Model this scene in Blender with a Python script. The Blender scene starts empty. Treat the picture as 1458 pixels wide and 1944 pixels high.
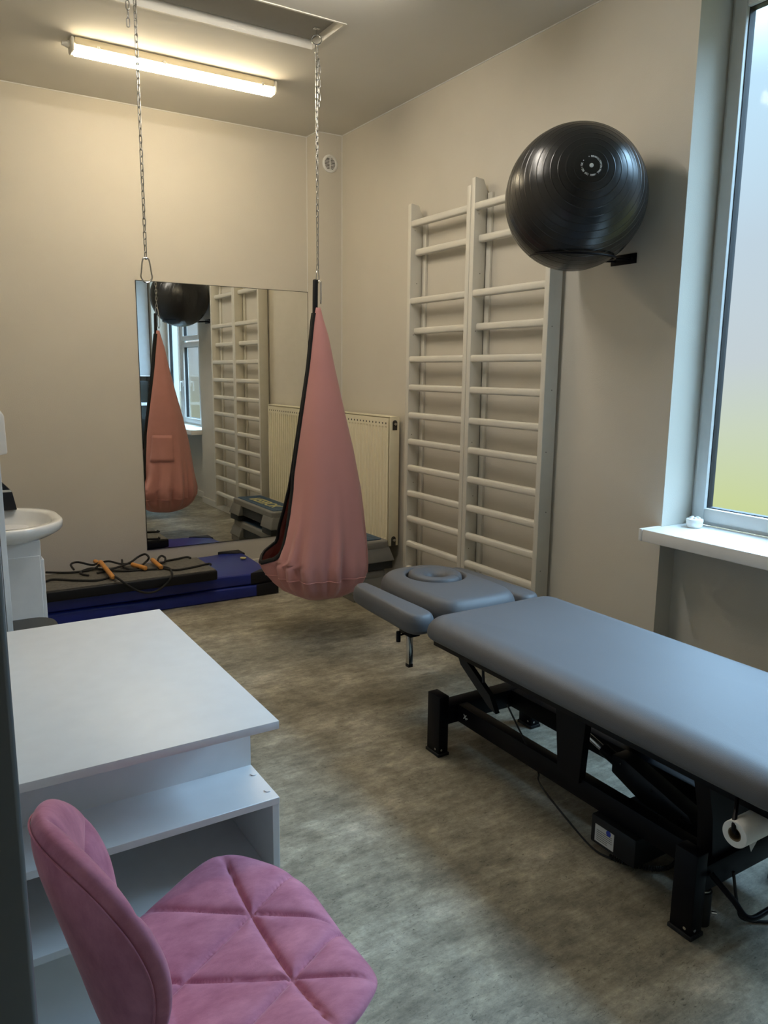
import bpy, bmesh, math, random
from mathutils import Vector, Matrix
PI = math.pi
random.seed(4)
SC = bpy.context.scene
COL = SC.collection
V = Vector

# ---------------------------------------------------------------- materials
def nmat(name):
    m = bpy.data.materials.new(name); m.use_nodes = True
    nt = m.node_tree; b = nt.nodes['Principled BSDF']
    return m, nt, b

def mat(name, col, rough=0.5, metal=0.0, noise=0.0, nscale=20.0, bump=0.0, bscale=200.0, coat=0.0, sheen=0.0, spec=0.5, emit=None, estr=0.0):
    m, nt, b = nmat(name)
    b.inputs['Base Color'].default_value = (*col, 1)
    b.inputs['Roughness'].default_value = rough
    b.inputs['Metallic'].default_value = metal
    b.inputs['Specular IOR Level'].default_value = spec
    if coat: b.inputs['Coat Weight'].default_value = coat
    if sheen:
        b.inputs['Sheen Weight'].default_value = sheen
        b.inputs['Sheen Roughness'].default_value = 0.35
    if emit:
        b.inputs['Emission Color'].default_value = (*emit, 1)
        b.inputs['Emission Strength'].default_value = estr
    tc = nt.nodes.new('ShaderNodeTexCoord')
    n = nt.nodes.new('ShaderNodeTexNoise'); n.inputs['Scale'].default_value = nscale
    n.inputs['Detail'].default_value = 5
    nt.links.new(tc.outputs['Object'], n.inputs['Vector'])
    r = nt.nodes.new('ShaderNodeValToRGB')
    k = max(noise, 0.02)
    r.color_ramp.elements[0].position = 0.3; r.color_ramp.elements[1].position = 0.7
    r.color_ramp.elements[0].color = (*[max(c * (1 - k), 0) for c in col], 1)
    r.color_ramp.elements[1].color = (*[min(c * (1 + k), 1) for c in col], 1)
    nt.links.new(n.outputs['Fac'], r.inputs['Fac']); nt.links.new(r.outputs['Color'], b.inputs['Base Color'])
    if bump:
        n2 = nt.nodes.new('ShaderNodeTexNoise'); n2.inputs['Scale'].default_value = bscale; n2.inputs['Detail'].default_value = 3
        nt.links.new(tc.outputs['Object'], n2.inputs['Vector'])
        bp = nt.nodes.new('ShaderNodeBump'); bp.inputs['Strength'].default_value = bump; bp.inputs['Distance'].default_value = 0.002
        nt.links.new(n2.outputs['Fac'], bp.inputs['Height']); nt.links.new(bp.outputs['Normal'], b.inputs['Normal'])
    return m

M = {}
M['wall'] = mat('wall_paint', (0.60, 0.565, 0.495), 0.62, noise=0.02, nscale=3, bump=0.35, bscale=180, spec=0.3)
M['ceil'] = mat('ceiling_paint', (0.68, 0.655, 0.595), 0.8, noise=0.02, nscale=3, spec=0.2)
M['trimw'] = mat('white_trim', (0.66, 0.63, 0.56), 0.45)
M['bars'] = mat('painted_wood_greige', (0.66, 0.635, 0.565), 0.42, noise=0.03, nscale=8)
M['pvc'] = mat('window_plastic', (0.60, 0.61, 0.60), 0.35)
M['sill'] = mat('sill_white', (0.74, 0.74, 0.72), 0.3)
M['white'] = mat('white_laminate', (0.80, 0.81, 0.83), 0.38, noise=0.01)
M['ceramic'] = mat('white_ceramic', (0.85, 0.86, 0.86), 0.1, coat=0.6)
M['rad'] = mat('radiator_enamel', (0.80, 0.74, 0.55), 0.35)
M['black'] = mat('black_metal', (0.0025, 0.0025, 0.005), 0.42, spec=0.15)
M['blackpl'] = mat('black_plastic', (0.006, 0.007, 0.010), 0.45, spec=0.3)
M['rubber'] = mat('black_rubber', (0.006, 0.006, 0.007), 0.6)
M['chrome'] = mat('steel', (0.62, 0.62, 0.62), 0.22, metal=1.0, noise=0.05)
M['vinylt'] = mat('grey_vinyl_upholstery', (0.105, 0.106, 0.113), 0.50, noise=0.04, nscale=3, bump=0.15, bscale=350, spec=0.38)
M['blue'] = mat('blue_mat_vinyl', (0.012, 0.025, 0.21), 0.33, noise=0.08, nscale=6, bump=0.3, bscale=14)
M['matbl'] = mat('black_mat_vinyl', (0.007, 0.007, 0.009), 0.5, spec=0.3)
M['galv'] = mat('galvanised_chain_steel', (0.40, 0.40, 0.39), 0.30, metal=1.0, noise=0.05)
M['padgrey'] = mat('grey_foam_top', (0.115, 0.108, 0.095), 0.85, noise=0.25, nscale=40, bump=0.5, bscale=90)
M['wood'] = mat('orange_wood', (0.62, 0.27, 0.06), 0.4, noise=0.12, nscale=30)
M['cord'] = mat('black_cord', (0.012, 0.012, 0.012), 0.8)
M['stepg'] = mat('step_grey_plastic', (0.21, 0.205, 0.19), 0.5, noise=0.03, bump=0.2, bscale=400)
M['stepd'] = mat('step_dark_plastic', (0.022, 0.026, 0.028), 0.5)
M['yel'] = mat('pale_yellow_print', (0.50, 0.45, 0.20), 0.6)
M['pale'] = mat('inner_pale_cotton', (0.72, 0.50, 0.42), 0.8)
M['paper'] = mat('paper', (0.80, 0.80, 0.78), 0.85, noise=0.02, nscale=60, bump=0.3, bscale=60)
M['card'] = mat('brown_card', (0.16, 0.11, 0.06), 0.8)
M['print'] = mat('white_print', (0.72, 0.74, 0.74), 0.6)
M['lab'] = mat('label_white', (0.6, 0.6, 0.58), 0.5)
M['labblue'] = mat('label_blue', (0.02, 0.05, 0.4), 0.5)
M['mirror'] = mat('mirror_glass', (0.90, 0.91, 0.88), 0.0, metal=1.0, noise=0.0)
M['medge'] = mat('mirror_edge', (0.03, 0.03, 0.025), 0.3)
M['fixture'] = mat('lamp_housing_plastic', (0.72, 0.62, 0.42), 0.4)
M['jamb'] = mat('grey_door_metal', (0.22, 0.25, 0.28), 0.35, metal=0.3)
M['kit'] = mat('kitchen_front', (0.52, 0.56, 0.60), 0.35)
M['kdark'] = mat('kitchen_dark', (0.03, 0.032, 0.03), 0.3)
M['seatdk'] = mat('dark_grey_vinyl_seat', (0.03, 0.035, 0.038), 0.5)
M['dusk'] = mat('slot_dark', (0.05, 0.045, 0.035), 0.8)
M['hatch'] = mat('hatch_panel_paint', (0.34, 0.32, 0.28), 0.7)

def velvet():
    m, nt, b = nmat('pink_velvet')
    tc = nt.nodes.new('ShaderNodeTexCoord')
    n = nt.nodes.new('ShaderNodeTexNoise'); n.inputs['Scale'].default_value = 11; n.inputs['Detail'].default_value = 7
    n.inputs['Roughness'].default_value = 0.65
    mp = nt.nodes.new('ShaderNodeMapping'); mp.inputs['Scale'].default_value = (1.0, 2.0, 1.0)
    mp.inputs['Rotation'].default_value = (0, 0, 0.6)
    nt.links.new(tc.outputs['Object'], mp.inputs['Vector']); nt.links.new(mp.outputs['Vector'], n.inputs['Vector'])
    r = nt.nodes.new('ShaderNodeValToRGB')
    r.color_ramp.elements[0].position = 0.32; r.color_ramp.elements[1].position = 0.72
    r.color_ramp.elements[0].color = (0.42, 0.15, 0.23, 1); r.color_ramp.elements[1].color = (0.66, 0.28, 0.39, 1)
    nt.links.new(n.outputs['Fac'], r.inputs['Fac']); nt.links.new(r.outputs['Color'], b.inputs['Base Color'])
    b.inputs['Roughness'].default_value = 0.75; b.inputs['Specular IOR Level'].default_value = 0.15
    b.inputs['Sheen Weight'].default_value = 0.7; b.inputs['Sheen Roughness'].default_value = 0.3
    b.inputs['Sheen Tint'].default_value = (0.95, 0.62, 0.75, 1)
    n2 = nt.nodes.new('ShaderNodeTexNoise'); n2.inputs['Scale'].default_value = 450
    bp = nt.nodes.new('ShaderNodeBump'); bp.inputs['Strength'].default_value = 0.15; bp.inputs['Distance'].default_value = 0.001
    nt.links.new(tc.outputs['Object'], n2.inputs['Vector'])
    nt.links.new(n2.outputs['Fac'], bp.inputs['Height']); nt.links.new(bp.outputs['Normal'], b.inputs['Normal'])
    return m
M['velvet'] = velvet()

def bagcloth():
    # cotton cloth: pink outside, a little light passes through it
    m, nt, b = nmat('pink_cotton')
    b.inputs['Roughness'].default_value = 0.8
    b.inputs['Sheen Weight'].default_value = 0.25
    tc = nt.nodes.new('ShaderNodeTexCoord')
    n = nt.nodes.new('ShaderNodeTexNoise'); n.inputs['Scale'].default_value = 6; n.inputs['Detail'].default_value = 4
    nt.links.new(tc.outputs['Object'], n.inputs['Vector'])
    r = nt.nodes.new('ShaderNodeValToRGB')
    r.color_ramp.elements[0].color = (0.58, 0.265, 0.25, 1); r.color_ramp.elements[1].color = (0.64, 0.30, 0.285, 1)
    nt.links.new(n.outputs['Fac'], r.inputs['Fac']); nt.links.new(r.outputs['Color'], b.inputs['Base Color'])
    tr = nt.nodes.new('ShaderNodeBsdfTranslucent'); tr.inputs['Color'].default_value = (0.5, 0.2, 0.14, 1)
    mx = nt.nodes.new('ShaderNodeMixShader'); mx.inputs['Fac'].default_value = 0.15
    out = nt.nodes['Material Output']
    nt.links.new(b.outputs['BSDF'], mx.inputs[1]); nt.links.new(tr.outputs['BSDF'], mx.inputs[2]); nt.links.new(mx.outputs['Shader'], out.inputs['Surface'])
    return m
M['bag'] = bagcloth()

def floor_mat():
    m, nt, b = nmat('vinyl_floor_concrete_look')
    tc = nt.nodes.new('ShaderNodeTexCoord'); L = nt.links.new
    def noise(scale, detail, rough, stretch=(1, 1, 1), rot=0.0, dist=0.0):
        mp = nt.nodes.new('ShaderNodeMapping'); mp.inputs['Scale'].default_value = stretch; mp.inputs['Rotation'].default_value = (0, 0, rot)
        n = nt.nodes.new('ShaderNodeTexNoise'); n.inputs['Scale'].default_value = scale; n.inputs['Detail'].default_value = detail
        n.inputs['Roughness'].default_value = rough; n.inputs['Distortion'].default_value = dist
        L(tc.outputs['Object'], mp.inputs['Vector']); L(mp.outputs['Vector'], n.inputs['Vector']); return n
    def ramp(src, stops):
        r = nt.nodes.new('ShaderNodeValToRGB'); e = r.color_ramp.elements
        e[0].position, e[0].color = stops[0][0], (*stops[0][1], 1); e[1].position, e[1].color = stops[-1][0], (*stops[-1][1], 1)
        for p, c in stops[1:-1]:
            k = e.new(p); k.color = (*c, 1)
        L(src.outputs['Fac'], r.inputs['Fac']); return r
    def mix(kind, fac, a, c):
        x = nt.nodes.new('ShaderNodeMix'); x.data_type = 'RGBA'; x.blend_type = kind
        x.inputs[0].default_value = fac; L(a, x.inputs[6]); L(c, x.inputs[7]); return x.outputs[2]
    base = ramp(noise(1.9, 9, 0.62, (1, 1.5, 1), 0.15, 0.3), [(0.28, (0.17, 0.152, 0.115)), (0.5, (0.32, 0.29, 0.225)), (0.72, (0.54, 0.50, 0.41))])
    blot = ramp(noise(10, 11, 0.80, (1, 1.35, 1)), [(0.32, (0.50, 0.50, 0.49)), (0.52, (0.95, 0.95, 0.95)), (0.72, (1.55, 1.52, 1.45))])
    streak = ramp(noise(13, 9, 0.82, (0.55, 2.6, 1), 0.0), [(0.40, (0.70, 0.70, 0.69)), (0.66, (1.25, 1.25, 1.22))])
    speck = ramp(noise(48, 4, 0.7, (0.8, 1.6, 1), 0.2, 2.0), [(0.30, (0.22, 0.21, 0.19)), (0.42, (1, 1, 1)), (0.62, (1, 1, 1)), (0.74, (1.35, 1.33, 1.28))])
    c = mix('MULTIPLY', 1.0, base.outputs['Color'], blot.outputs['Color'])
    c = mix('MULTIPLY', 0.8, c, streak.outputs['Color'])
    c = mix('MULTIPLY', 0.8, c, speck.outputs['Color'])
    L(c, b.inputs['Base Color'])
    rr = nt.nodes.new('ShaderNodeMapRange'); rr.inputs['To Min'].default_value = 0.42; rr.inputs['To Max'].default_value = 0.62; b.inputs['Specular IOR Level'].default_value = 0.38
    n5 = noise(7, 6, 0.6); L(n5.outputs['Fac'], rr.inputs['Value']); L(rr.outputs['Result'], b.inputs['Roughness'])
    bp = nt.nodes.new('ShaderNodeBump'); bp.inputs['Strength'].default_value = 0.25; bp.inputs['Distance'].default_value = 0.002
    n6 = noise(40, 6, 0.7); L(n6.outputs['Fac'], bp.inputs['Height']); L(bp.outputs['Normal'], b.inputs['Normal'])
    return m
M['floor'] = floor_mat()

def ball_mat():
    m = mat('black_ball_rubber', (0.012, 0.012, 0.013), 0.27, noise=0.1, nscale=8, bump=0.12, bscale=300)
    return m
M['ball'] = ball_mat()

def stepblue():
    m, nt, b = nmat('blue_step_rubber'); L = nt.links.new
    tc = nt.nodes.new('ShaderNodeTexCoord')
    mp = nt.nodes.new('ShaderNodeMapping'); mp.inputs['Rotation'].default_value = (0, 0, PI / 4); mp.inputs['Scale'].default_value = (28, 28, 28)
    ck = nt.nodes.new('ShaderNodeTexChecker'); ck.inputs['Scale'].default_value = 1
    ck.inputs['Color1'].default_value = (0.018, 0.05, 0.10, 1); ck.inputs['Color2'].default_value = (0.035, 0.085, 0.15, 1)
    L(tc.outputs['Object'], mp.inputs['Vector']); L(mp.outputs['Vector'], ck.inputs['Vector']); L(ck.outputs['Color'], b.inputs['Base Color'])
    bp = nt.nodes.new('ShaderNodeBump'); bp.inputs['Strength'].default_value = 0.4; bp.inputs['Distance'].default_value = 0.002
    L(ck.outputs['Fac'], bp.inputs['Height']); L(bp.outputs['Normal'], b.inputs['Normal'])
    b.inputs['Roughness'].default_value = 0.55
    return m
M['stepb'] = stepblue()

def glass_mat():
    # obscured double glazing: mostly clear to light, with a soft surface gloss
    m, nt, b = nmat('window_pane_glass'); L = nt.links.new
    t = nt.nodes.new('ShaderNodeBsdfTransparent'); t.inputs['Color'].default_value = (0.93, 0.97, 0.98, 1)
    g = nt.nodes.new('ShaderNodeBsdfGlossy'); g.inputs['Roughness'].default_value = 0.05
    f0 = nt.nodes.new('ShaderNodeLayerWeight'); f0.inputs['Blend'].default_value = 0.12
    f = nt.nodes.new('ShaderNodeMath'); f.operation = 'MULTIPLY'; f.inputs[1].default_value = 0.5; L(f0.outputs['Fresnel'], f.inputs[0])
    mx = nt.nodes.new('ShaderNodeMixShader')
    L(f.outputs[0], mx.inputs['Fac']); L(t.outputs['BSDF'], mx.inputs[1]); L(g.outputs['BSDF'], mx.inputs[2])
    L(mx.outputs['Shader'], nt.nodes['Material Output'].inputs['Surface'])
    return m
M['glass'] = glass_mat()
M['tube'] = mat('lamp_diffuser', (0.9, 0.85, 0.7), 0.5, emit=(1.0, 0.84, 0.58), estr=14.5)

M['tube2'] = mat('lamp_diffuser_neutral', (0.9, 0.88, 0.8), 0.5, emit=(1.0, 0.93, 0.82), estr=20.0)

# ---------------------------------------------------------------- mesh helpers
def bm_new(): return bmesh.new()

def box(bm, x0, x1, y0, y1, z0, z1, bev=0.0, seg=2):
    if x0 > x1: x0, x1 = x1, x0
    if y0 > y1: y0, y1 = y1, y0
    if z0 > z1: z0, z1 = z1, z0
    vs = [bm.verts.new((x, y, z)) for x in (x0, x1) for y in (y0, y1) for z in (z0, z1)]
    fs = [bm.faces.new([vs[i] for i in q]) for q in ((0, 1, 3, 2), (4, 6, 7, 5), (0, 4, 5, 1), (2, 3, 7, 6), (0, 2, 6, 4), (1, 5, 7, 3))]
    if bev > 0:
        es = list({e for f in fs for e in f.edges})
        bmesh.ops.bevel(bm, geom=es, offset=bev, segments=seg, profile=0.5, affect='EDGES')
    return bm

def frame_of(d):
    d = V(d).normalized(); a = V((0, 0, 1)) if abs(d.z) < 0.9 else V((1, 0, 0))
    u = d.cross(a).normalized(); w = d.cross(u).normalized(); return u, w

def cyl(bm, p, q, r, r2=None, n=24, caps=True):
    p, q = V(p), V(q); r2 = r if r2 is None else r2; u, w = frame_of(q - p)
    A = [bm.verts.new(p + (u * math.cos(2 * PI * i / n) + w * math.sin(2 * PI * i / n)) * r) for i in range(n)]
    B = [bm.verts.new(q + (u * math.cos(2 * PI * i / n) + w * math.sin(2 * PI * i / n)) * r2) for i in range(n)]
    for i in range(n):
        j = (i + 1) % n; bm.faces.new((A[i], A[j], B[j], B[i]))
    if caps: bm.faces.new(A[::-1]); bm.faces.new(B)
    return bm

def smooth_path(pts, k=8, closed=False):
    P = [V(p) for p in pts]; n = len(P); out = []
    rng = n if closed else n - 1
    for i in range(rng):
        if closed: a, b, c, d = P[(i - 1) % n], P[i], P[(i + 1) % n], P[(i + 2) % n]
        else: a, b, c, d = P[max(i - 1, 0)], P[i], P[i + 1], P[min(i + 2, n - 1)]
        for s in range(k):
            t = s / k
            out.append(0.5 * ((2 * b) + (c - a) * t + (2 * a - 5 * b + 4 * c - d) * t * t + (3 * b - a - 3 * c + d) * t ** 3))
    if not closed: out.append(P[-1])
    return out

def tube(bm, pts, r, n=10, closed=False, flat=None, rr=None):
    """sweep; flat=(a,b) gives an elliptical section, rr a radius per point"""
    P = [V(p) for p in pts]; m = len(P); rings = []; u = None
    for i in range(m):
        if closed: t = (P[(i + 1) % m] - P[(i - 1) % m]).normalized()
        else: t = (P[min(i + 1, m - 1)] - P[max(i - 1, 0)]).normalized()
        if u is None: u, _ = frame_of(t)
        u = (u - t * u.dot(t)).normalized(); w = t.cross(u)
        ra, rb = flat if flat else (r, r)
        if rr: ra = rb = rr[i]
        rings.append([bm.verts.new(P[i] + u * math.cos(2 * PI * k / n) * ra + w * math.sin(2 * PI * k / n) * rb) for k in range(n)])
    for i in range(m if closed else m - 1):
        A, B = rings[i], rings[(i + 1) % m]
        for k in range(n):
            j = (k + 1) % n; bm.faces.new((A[k], A[j], B[j], B[k]))
    if not closed: bm.faces.new(rings[0][::-1]); bm.faces.new(rings[-1])
    return bm

def offset_poly(poly, d):
    n = len(poly); out = []
    for i in range(n):
        p0, p1, p2 = V(poly[i - 1]), V(poly[i]), V(poly[(i + 1) % n])
        e1, e2 = (p1 - p0), (p2 - p1)
        n1 = V((-e1.y, e1.x)).normalized() if e1.length > 1e-9 else V((0, 0)); n2 = V((-e2.y, e2.x)).normalized() if e2.length > 1e-9 else n1
        b = n1 + n2
        if b.length < 1e-6: b = n1
        b.normalize(); c = max(b.dot(n1), 0.3)
        out.append(p1 + b * (d / c))
    return out

def rrect(x0, x1, y0, y1, r, n=8):
    out = []
    for cx, cy, a0 in ((x1 - r, y0 + r, -PI / 2), (x1 - r, y1 - r, 0), (x0 + r, y1 - r, PI / 2), (x0 + r, y0 + r, PI)):
        for i in range(n + 1):
            a = a0 + (PI / 2) * i / n; out.append((cx + r * math.cos(a), cy + r * math.sin(a)))
    return out

def pillow(bm, poly, z0, z1, rt, rb=None, seg=7, crown=0.0, rh=None):
    """extruded outline (CCW) with rounded upper and lower edges; returns bm"""
    rb = rt * 0.5 if rb is None else rb
    rh = rt if rh is None else rh
    prof = []
    for i in range(seg + 1):
        a = PI / 2 * i / seg; prof.append((rb * (1 - math.sin(a)), z0 + rb * (1 - math.cos(a))))
    for i in range(seg + 1):
        a = PI / 2 * i / seg; prof.append((rh * (1 - math.cos(a)), z1 - rt + rt * math.sin(a)))
    rings = []
    for ins, z in prof:
        q = offset_poly([V(p) for p in poly], ins) if ins > 1e-6 else [V(p) for p in poly]
        rings.append([bm.verts.new((p.x, p.y, z)) for p in q])
    n = len(poly)
    if crown:
        last = [v.co.copy() for v in rings[-1]]; c = sum(last, V((0, 0, 0))) / n
        for k in (.93, .82, .66, .45, .2): rings.append([bm.verts.new((c.x + (p.x - c.x) * k, c.y + (p.y - c.y) * k, z1 + crown * (1 - k * k))) for p in last])
    for a, b in zip(rings, rings[1:]):
        for i in range(n):
            j = (i + 1) % n; bm.faces.new((a[i], a[j], b[j], b[i]))
    bm.faces.new(rings[0][::-1]); bm.faces.new(rings[-1])
    return bm

def lathe(bm, prof, M4=None, n=48):
    """prof: list of (r,z) about local z, M4 the placement"""
    M4 = M4 or Matrix.Identity(4); rings = []
    for r, z in prof:
        if r < 1e-6: rings.append([bm.verts.new(M4 @ V((0, 0, z)))])
        else: rings.append([bm.verts.new(M4 @ V((r * math.cos(2 * PI * k / n), r * math.sin(2 * PI * k / n), z))) for k in range(n)])
    for A, B in zip(rings, rings[1:]):
        for k in range(n):
            j = (k + 1) % n
            if len(A) == 1 and len(B) == 1: continue
            if len(A) == 1: bm.faces.new((A[0], B[k], B[j]))
            elif len(B) == 1: bm.faces.new((A[k], B[0], A[j]))
            else: bm.faces.new((A[k], B[k], B[j], A[j]))
    return bm

def prism(bm, poly3, d):
    """polygon in 3-D extruded by vector d"""
    A = [bm.verts.new(V(p)) for p in poly3]; B = [bm.verts.new(V(p) + V(d)) for p in poly3]
    n = len(A); bm.faces.new(A[::-1]); bm.faces.new(B)
    for i in range(n):
        j = (i + 1) % n; bm.faces.new((A[i], A[j], B[j], B[i]))
    return bm

def obj(name, bm, m, parent=None, sharp=38, recalc=True):
    if recalc: bmesh.ops.recalc_face_normals(bm, faces=bm.faces[:])
    me = bpy.data.meshes.new(name); bm.to_mesh(me); bm.free()
    me.materials.append(M[m] if isinstance(m, str) else m)
    me.polygons.foreach_set('use_smooth', [True] * len(me.polygons))
    me.set_sharp_from_angle(angle=math.radians(sharp))
    o = bpy.data.objects.new(name, me); COL.objects.link(o)
    if parent is not None:
        o.parent = parent
        if parent.type == 'EMPTY': o.matrix_parent_inverse = Matrix.Translation(-V(parent.location))
    return o

def tag(o, label, cat, group=None):
    o['label'] = label; o['category'] = cat
    if group: o['group'] = group
    return o

def thing(name, label, cat, loc, group=None):
    o = bpy.data.objects.new(name, None); COL.objects.link(o); o.location = loc; o.empty_display_size = 0.1
    return tag(o, label, cat, group)

def struct(name, bm, m):
    o = obj(name, bm, m); o['kind'] = 'structure'; return o

def label(o, s): o['label'] = s; return o

def text_mesh(s, size, bold=0.0):
    cu = bpy.data.curves.new('txt', 'FONT'); cu.body = s; cu.size = size; cu.extrude = 0.0004; cu.offset = bold
    cu.align_x = 'CENTER'; cu.align_y = 'CENTER'
    o = bpy.data.objects.new('txt', cu); COL.objects.link(o)
    dg = bpy.context.evaluated_depsgraph_get()
    me = bpy.data.meshes.new_from_object(o.evaluated_get(dg))
    bpy.data.objects.remove(o); bpy.data.curves.remove(cu); return me

H = 3.331
XL = -2.935      # left wall
YF = -5.74       # front wall (behind the camera's right)
W0, W1 = -3.322, -5.30   # window opening along y

# ---------------------------------------------------------------- room shell
b = bm_new(); box(b, -4.3, 0.35, -6.9, 0.12, -0.08, 0); struct('floor', b, 'floor')
# ceiling with the shallow hatch recess
hx0, hx1, hy0, hy1 = -2.75, -0.906, -1.853, -1.485
b = bm_new()
box(b, -4.3, hx0, -6.9, 0.12, H, H + 0.12); box(b, hx1, 0.35, -6.9, 0.12, H, H + 0.12)
box(b, hx0, hx1, -6.9, hy0, H, H + 0.12); box(b, hx0, hx1, hy1, 0.12, H, H + 0.12)
struct('ceiling', b, 'ceil')
b = bm_new(); box(b, hx0 + .001, hx1 - .001, hy0 + .001, hy1 - .001, H + 0.045, H + 0.10); struct('trim_1', b, 'hatch')
b = bm_new()
t = 0.012
box(b, hx0 - t, hx1 + t, hy0 - t, hy0, H - 0.004, H); box(b, hx0 - t, hx1 + t, hy1, hy1 + t, H - 0.004, H)
box(b, hx0 - t, hx0, hy0, hy1, H - 0.004, H); box(b, hx1, hx1 + t, hy0, hy1, H - 0.004, H)
struct('trim_2', b, 'trimw')
b = bm_new(); box(b, XL - 0.12, 0.12, 0, 0.12, 0, H); struct('wall_back', b, 'wall')
b = bm_new(); box(b, -0.212, 0, -0.1755, 0, 0, H); struct('wall_column', b, 'wall')
b = bm_new(); box(b, XL - 0.12, XL, -4.85, 0, 0, H); struct('wall_left', b, 'wall')
b = bm_new(); box(b, -4.3, XL - 0.12, -4.85, -4.73, 0, H); struct('wall_entry', b, 'wall')
b = bm_new(); box(b, -4.3, -4.18, -6.9, -4.85, 0, H); box(b, -4.18, -2.2, -6.9, -6.78, 0, H); box(b, -2.32, -2.2, -6.78, YF - .12, 0, H); struct('wall_hallway', b, 'wall')
b = bm_new(); box(b, -2.32, 0.35, YF - .12, YF, 0, H); struct('wall_front', b, 'wall')
b = bm_new()
zs, zt = 0.814, 3.20
box(b, 0, 0.35, W0, 0.12, 0, H)
box(b, 0, 0.35, YF, W1, 0, H)
box(b, 0, 0.35, W1, W0, zt, H)
box(b, 0.11, 0.35, W1, W0, 0, zs)
struct('wall_right', b, 'wall')
# baseboards
b = bm_new(); box(b, XL, -0.212, -0.014, 0, 0, 0.088, 0.003, 1); box(b, -0.226, -0.212, -0.19, -0.014, 0, 0.088); box(b, -0.212, -0.014, -0.19, -0.1755, 0, 0.088); struct('baseboard_back', b, 'trimw')
b = bm_new(); box(b, -0.014, 0, W0, -0.19, 0, 0.076, 0.003, 1); box(b, -0.014, 0.11, W0 - 0.014, W0, 0, 0.076); box(b, 0.096, 0.11, W1, W0 - 0.014, 0, 0.076, 0.003, 1)
box(b, -0.014, 0, YF, W1, 0, 0.076, 0.003, 1); struct('baseboard_right', b, 'trimw')
b = bm_new(); box(b, XL, XL + 0.014, -4.85, -0.014, 0, 0.088, 0.003, 1); struct('baseboard_left', b, 'trimw')
b = bm_new(); e_ = .005
box(b, XL, -0.212, -e_, 0, H - e_, H); box(b, -0.217, -0.212, -.1755 - e_, -e_, H - e_, H); box(b, -0.217, 0, -.1755 - e_, -.1755, H - e_, H); box(b, -e_, 0, W0 + .0, -.181, H - e_, H)
struct('trim_4', b, 'sill')
b = bm_new(); box(b, -.2155, -.212, -.0035, 0, .09, H - e_); box(b, -.0035, 0, -.179, -.1755, .09, H - e_); struct('trim_5', b, 'sill')
# door frame edge at the end of the left wall, close to the camera
b = bm_new(); box(b, XL - 0.20, XL + 0.008, -4.875, -4.85, 0, 2.1, 0.006, 3); box(b, XL, XL + 0.008, -4.85, -4.79, 0, 2.1); struct('trim_3', b, 'jamb')
b = bm_new(); box(b, -3.98, XL - 0.205, -4.89, -4.852, 0.005, 2.08, 0.003, 2); d = struct('door_1', b, 'jamb')
b = bm_new(); cyl(b, (-3.25, -4.89, 1.02), (-3.25, -4.94, 1.02), 0.011); cyl(b, (-3.25, -4.94, 1.02), (-3.37, -4.94, 1.02), 0.009); obj('door_handle', b, 'chrome', d)

# ---------------------------------------------------------------- window
fx0, fx1 = 0.20, 0.27
def frame_rect(bm, y0, y1, z0, z1, wd, x0, x1, bev=0.004):
    ya, yb = min(y0, y1), max(y0, y1)
    box(bm, x0, x1, ya, ya + wd, z0, z1, bev); box(bm, x0, x1, yb - wd, yb, z0, z1, bev)
    box(bm, x0, x1, ya + wd, yb - wd, z0, z0 + wd, bev); box(bm, x0, x1, ya + wd, yb - wd, z1 - wd, z1, bev)
b = bm_new(); frame_rect(b, W0, W1, 0.874, zt, 0.045, fx0 + .01, fx1)
m1, m2 = -3.865, -4.64
for y in (m1, m2): box(b, fx0 + .01, fx1, y - 0.035, y + 0.035, 0.91, zt - .04, 0.004)
win = struct('window_1', b, 'pvc')
def sash(y0, y1, z0, z1, wd=0.062):
    b = bm_new(); frame_rect(b, y0, y1, z0, z1, wd, fx0 - .008, fx1 - .01, 0.006); s = obj('window_sash', b, 'pvc', win)
    ya, yb = min(y0, y1) + wd, max(y0, y1) - wd
    b = bm_new(); frame_rect(b, ya - .004, yb + .004, z0 + wd - .004, z1 - wd + .004, 0.008, fx0 + .012, fx1 - .02, 0.0); label(obj('glazing_seal', b, 'rubber', s), 'black rubber seal')
    b = bm_new(); box(b, fx0 + .03, fx0 + .036, ya, yb, z0 + wd, z1 - wd); label(obj('window_pane', b, 'glass', s), 'glass pane'); return s
sash(W0 - .02, m1 + .02, 0.895, zt - .02)
sB = sash(m1 - .02, m2 + .02, 0.895, 1.93); sash(m1 - .02, m2 + .02, 1.95, zt - .02)
sash(m2 - .02, W1 + .02, 0.895, zt - .02)
b = bm_new(); box(b, fx0 - .022, fx0 - .008, m2 + .035, m2 + .065, 1.36, 1.44, 0.004); cyl(b, (fx0 - .02, m2 + .05, 1.42), (fx0 - .055, m2 + .05, 1.42), 0.009)
tube(b, smooth_path([(fx0 - .052, m2 + .05, 1.425), (fx0 - .056, m2 + .05, 1.38), (fx0 - .055, m2 + .05, 1.30)]), 0.009)
label(obj('window_handle', b, 'white', sB), 'white lever handle')
b = bm_new(); box(b, -0.138, fx0 + .012, W1 + .002, W0 - .002, 0.816, 0.874, 0.006, 2); box(b, -0.138, -0.0005, W0 - .002, -3.304, 0.816, 0.874, 0.004, 2); label(obj('window_sill', b, 'sill', win), 'deep white window sill board')

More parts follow.
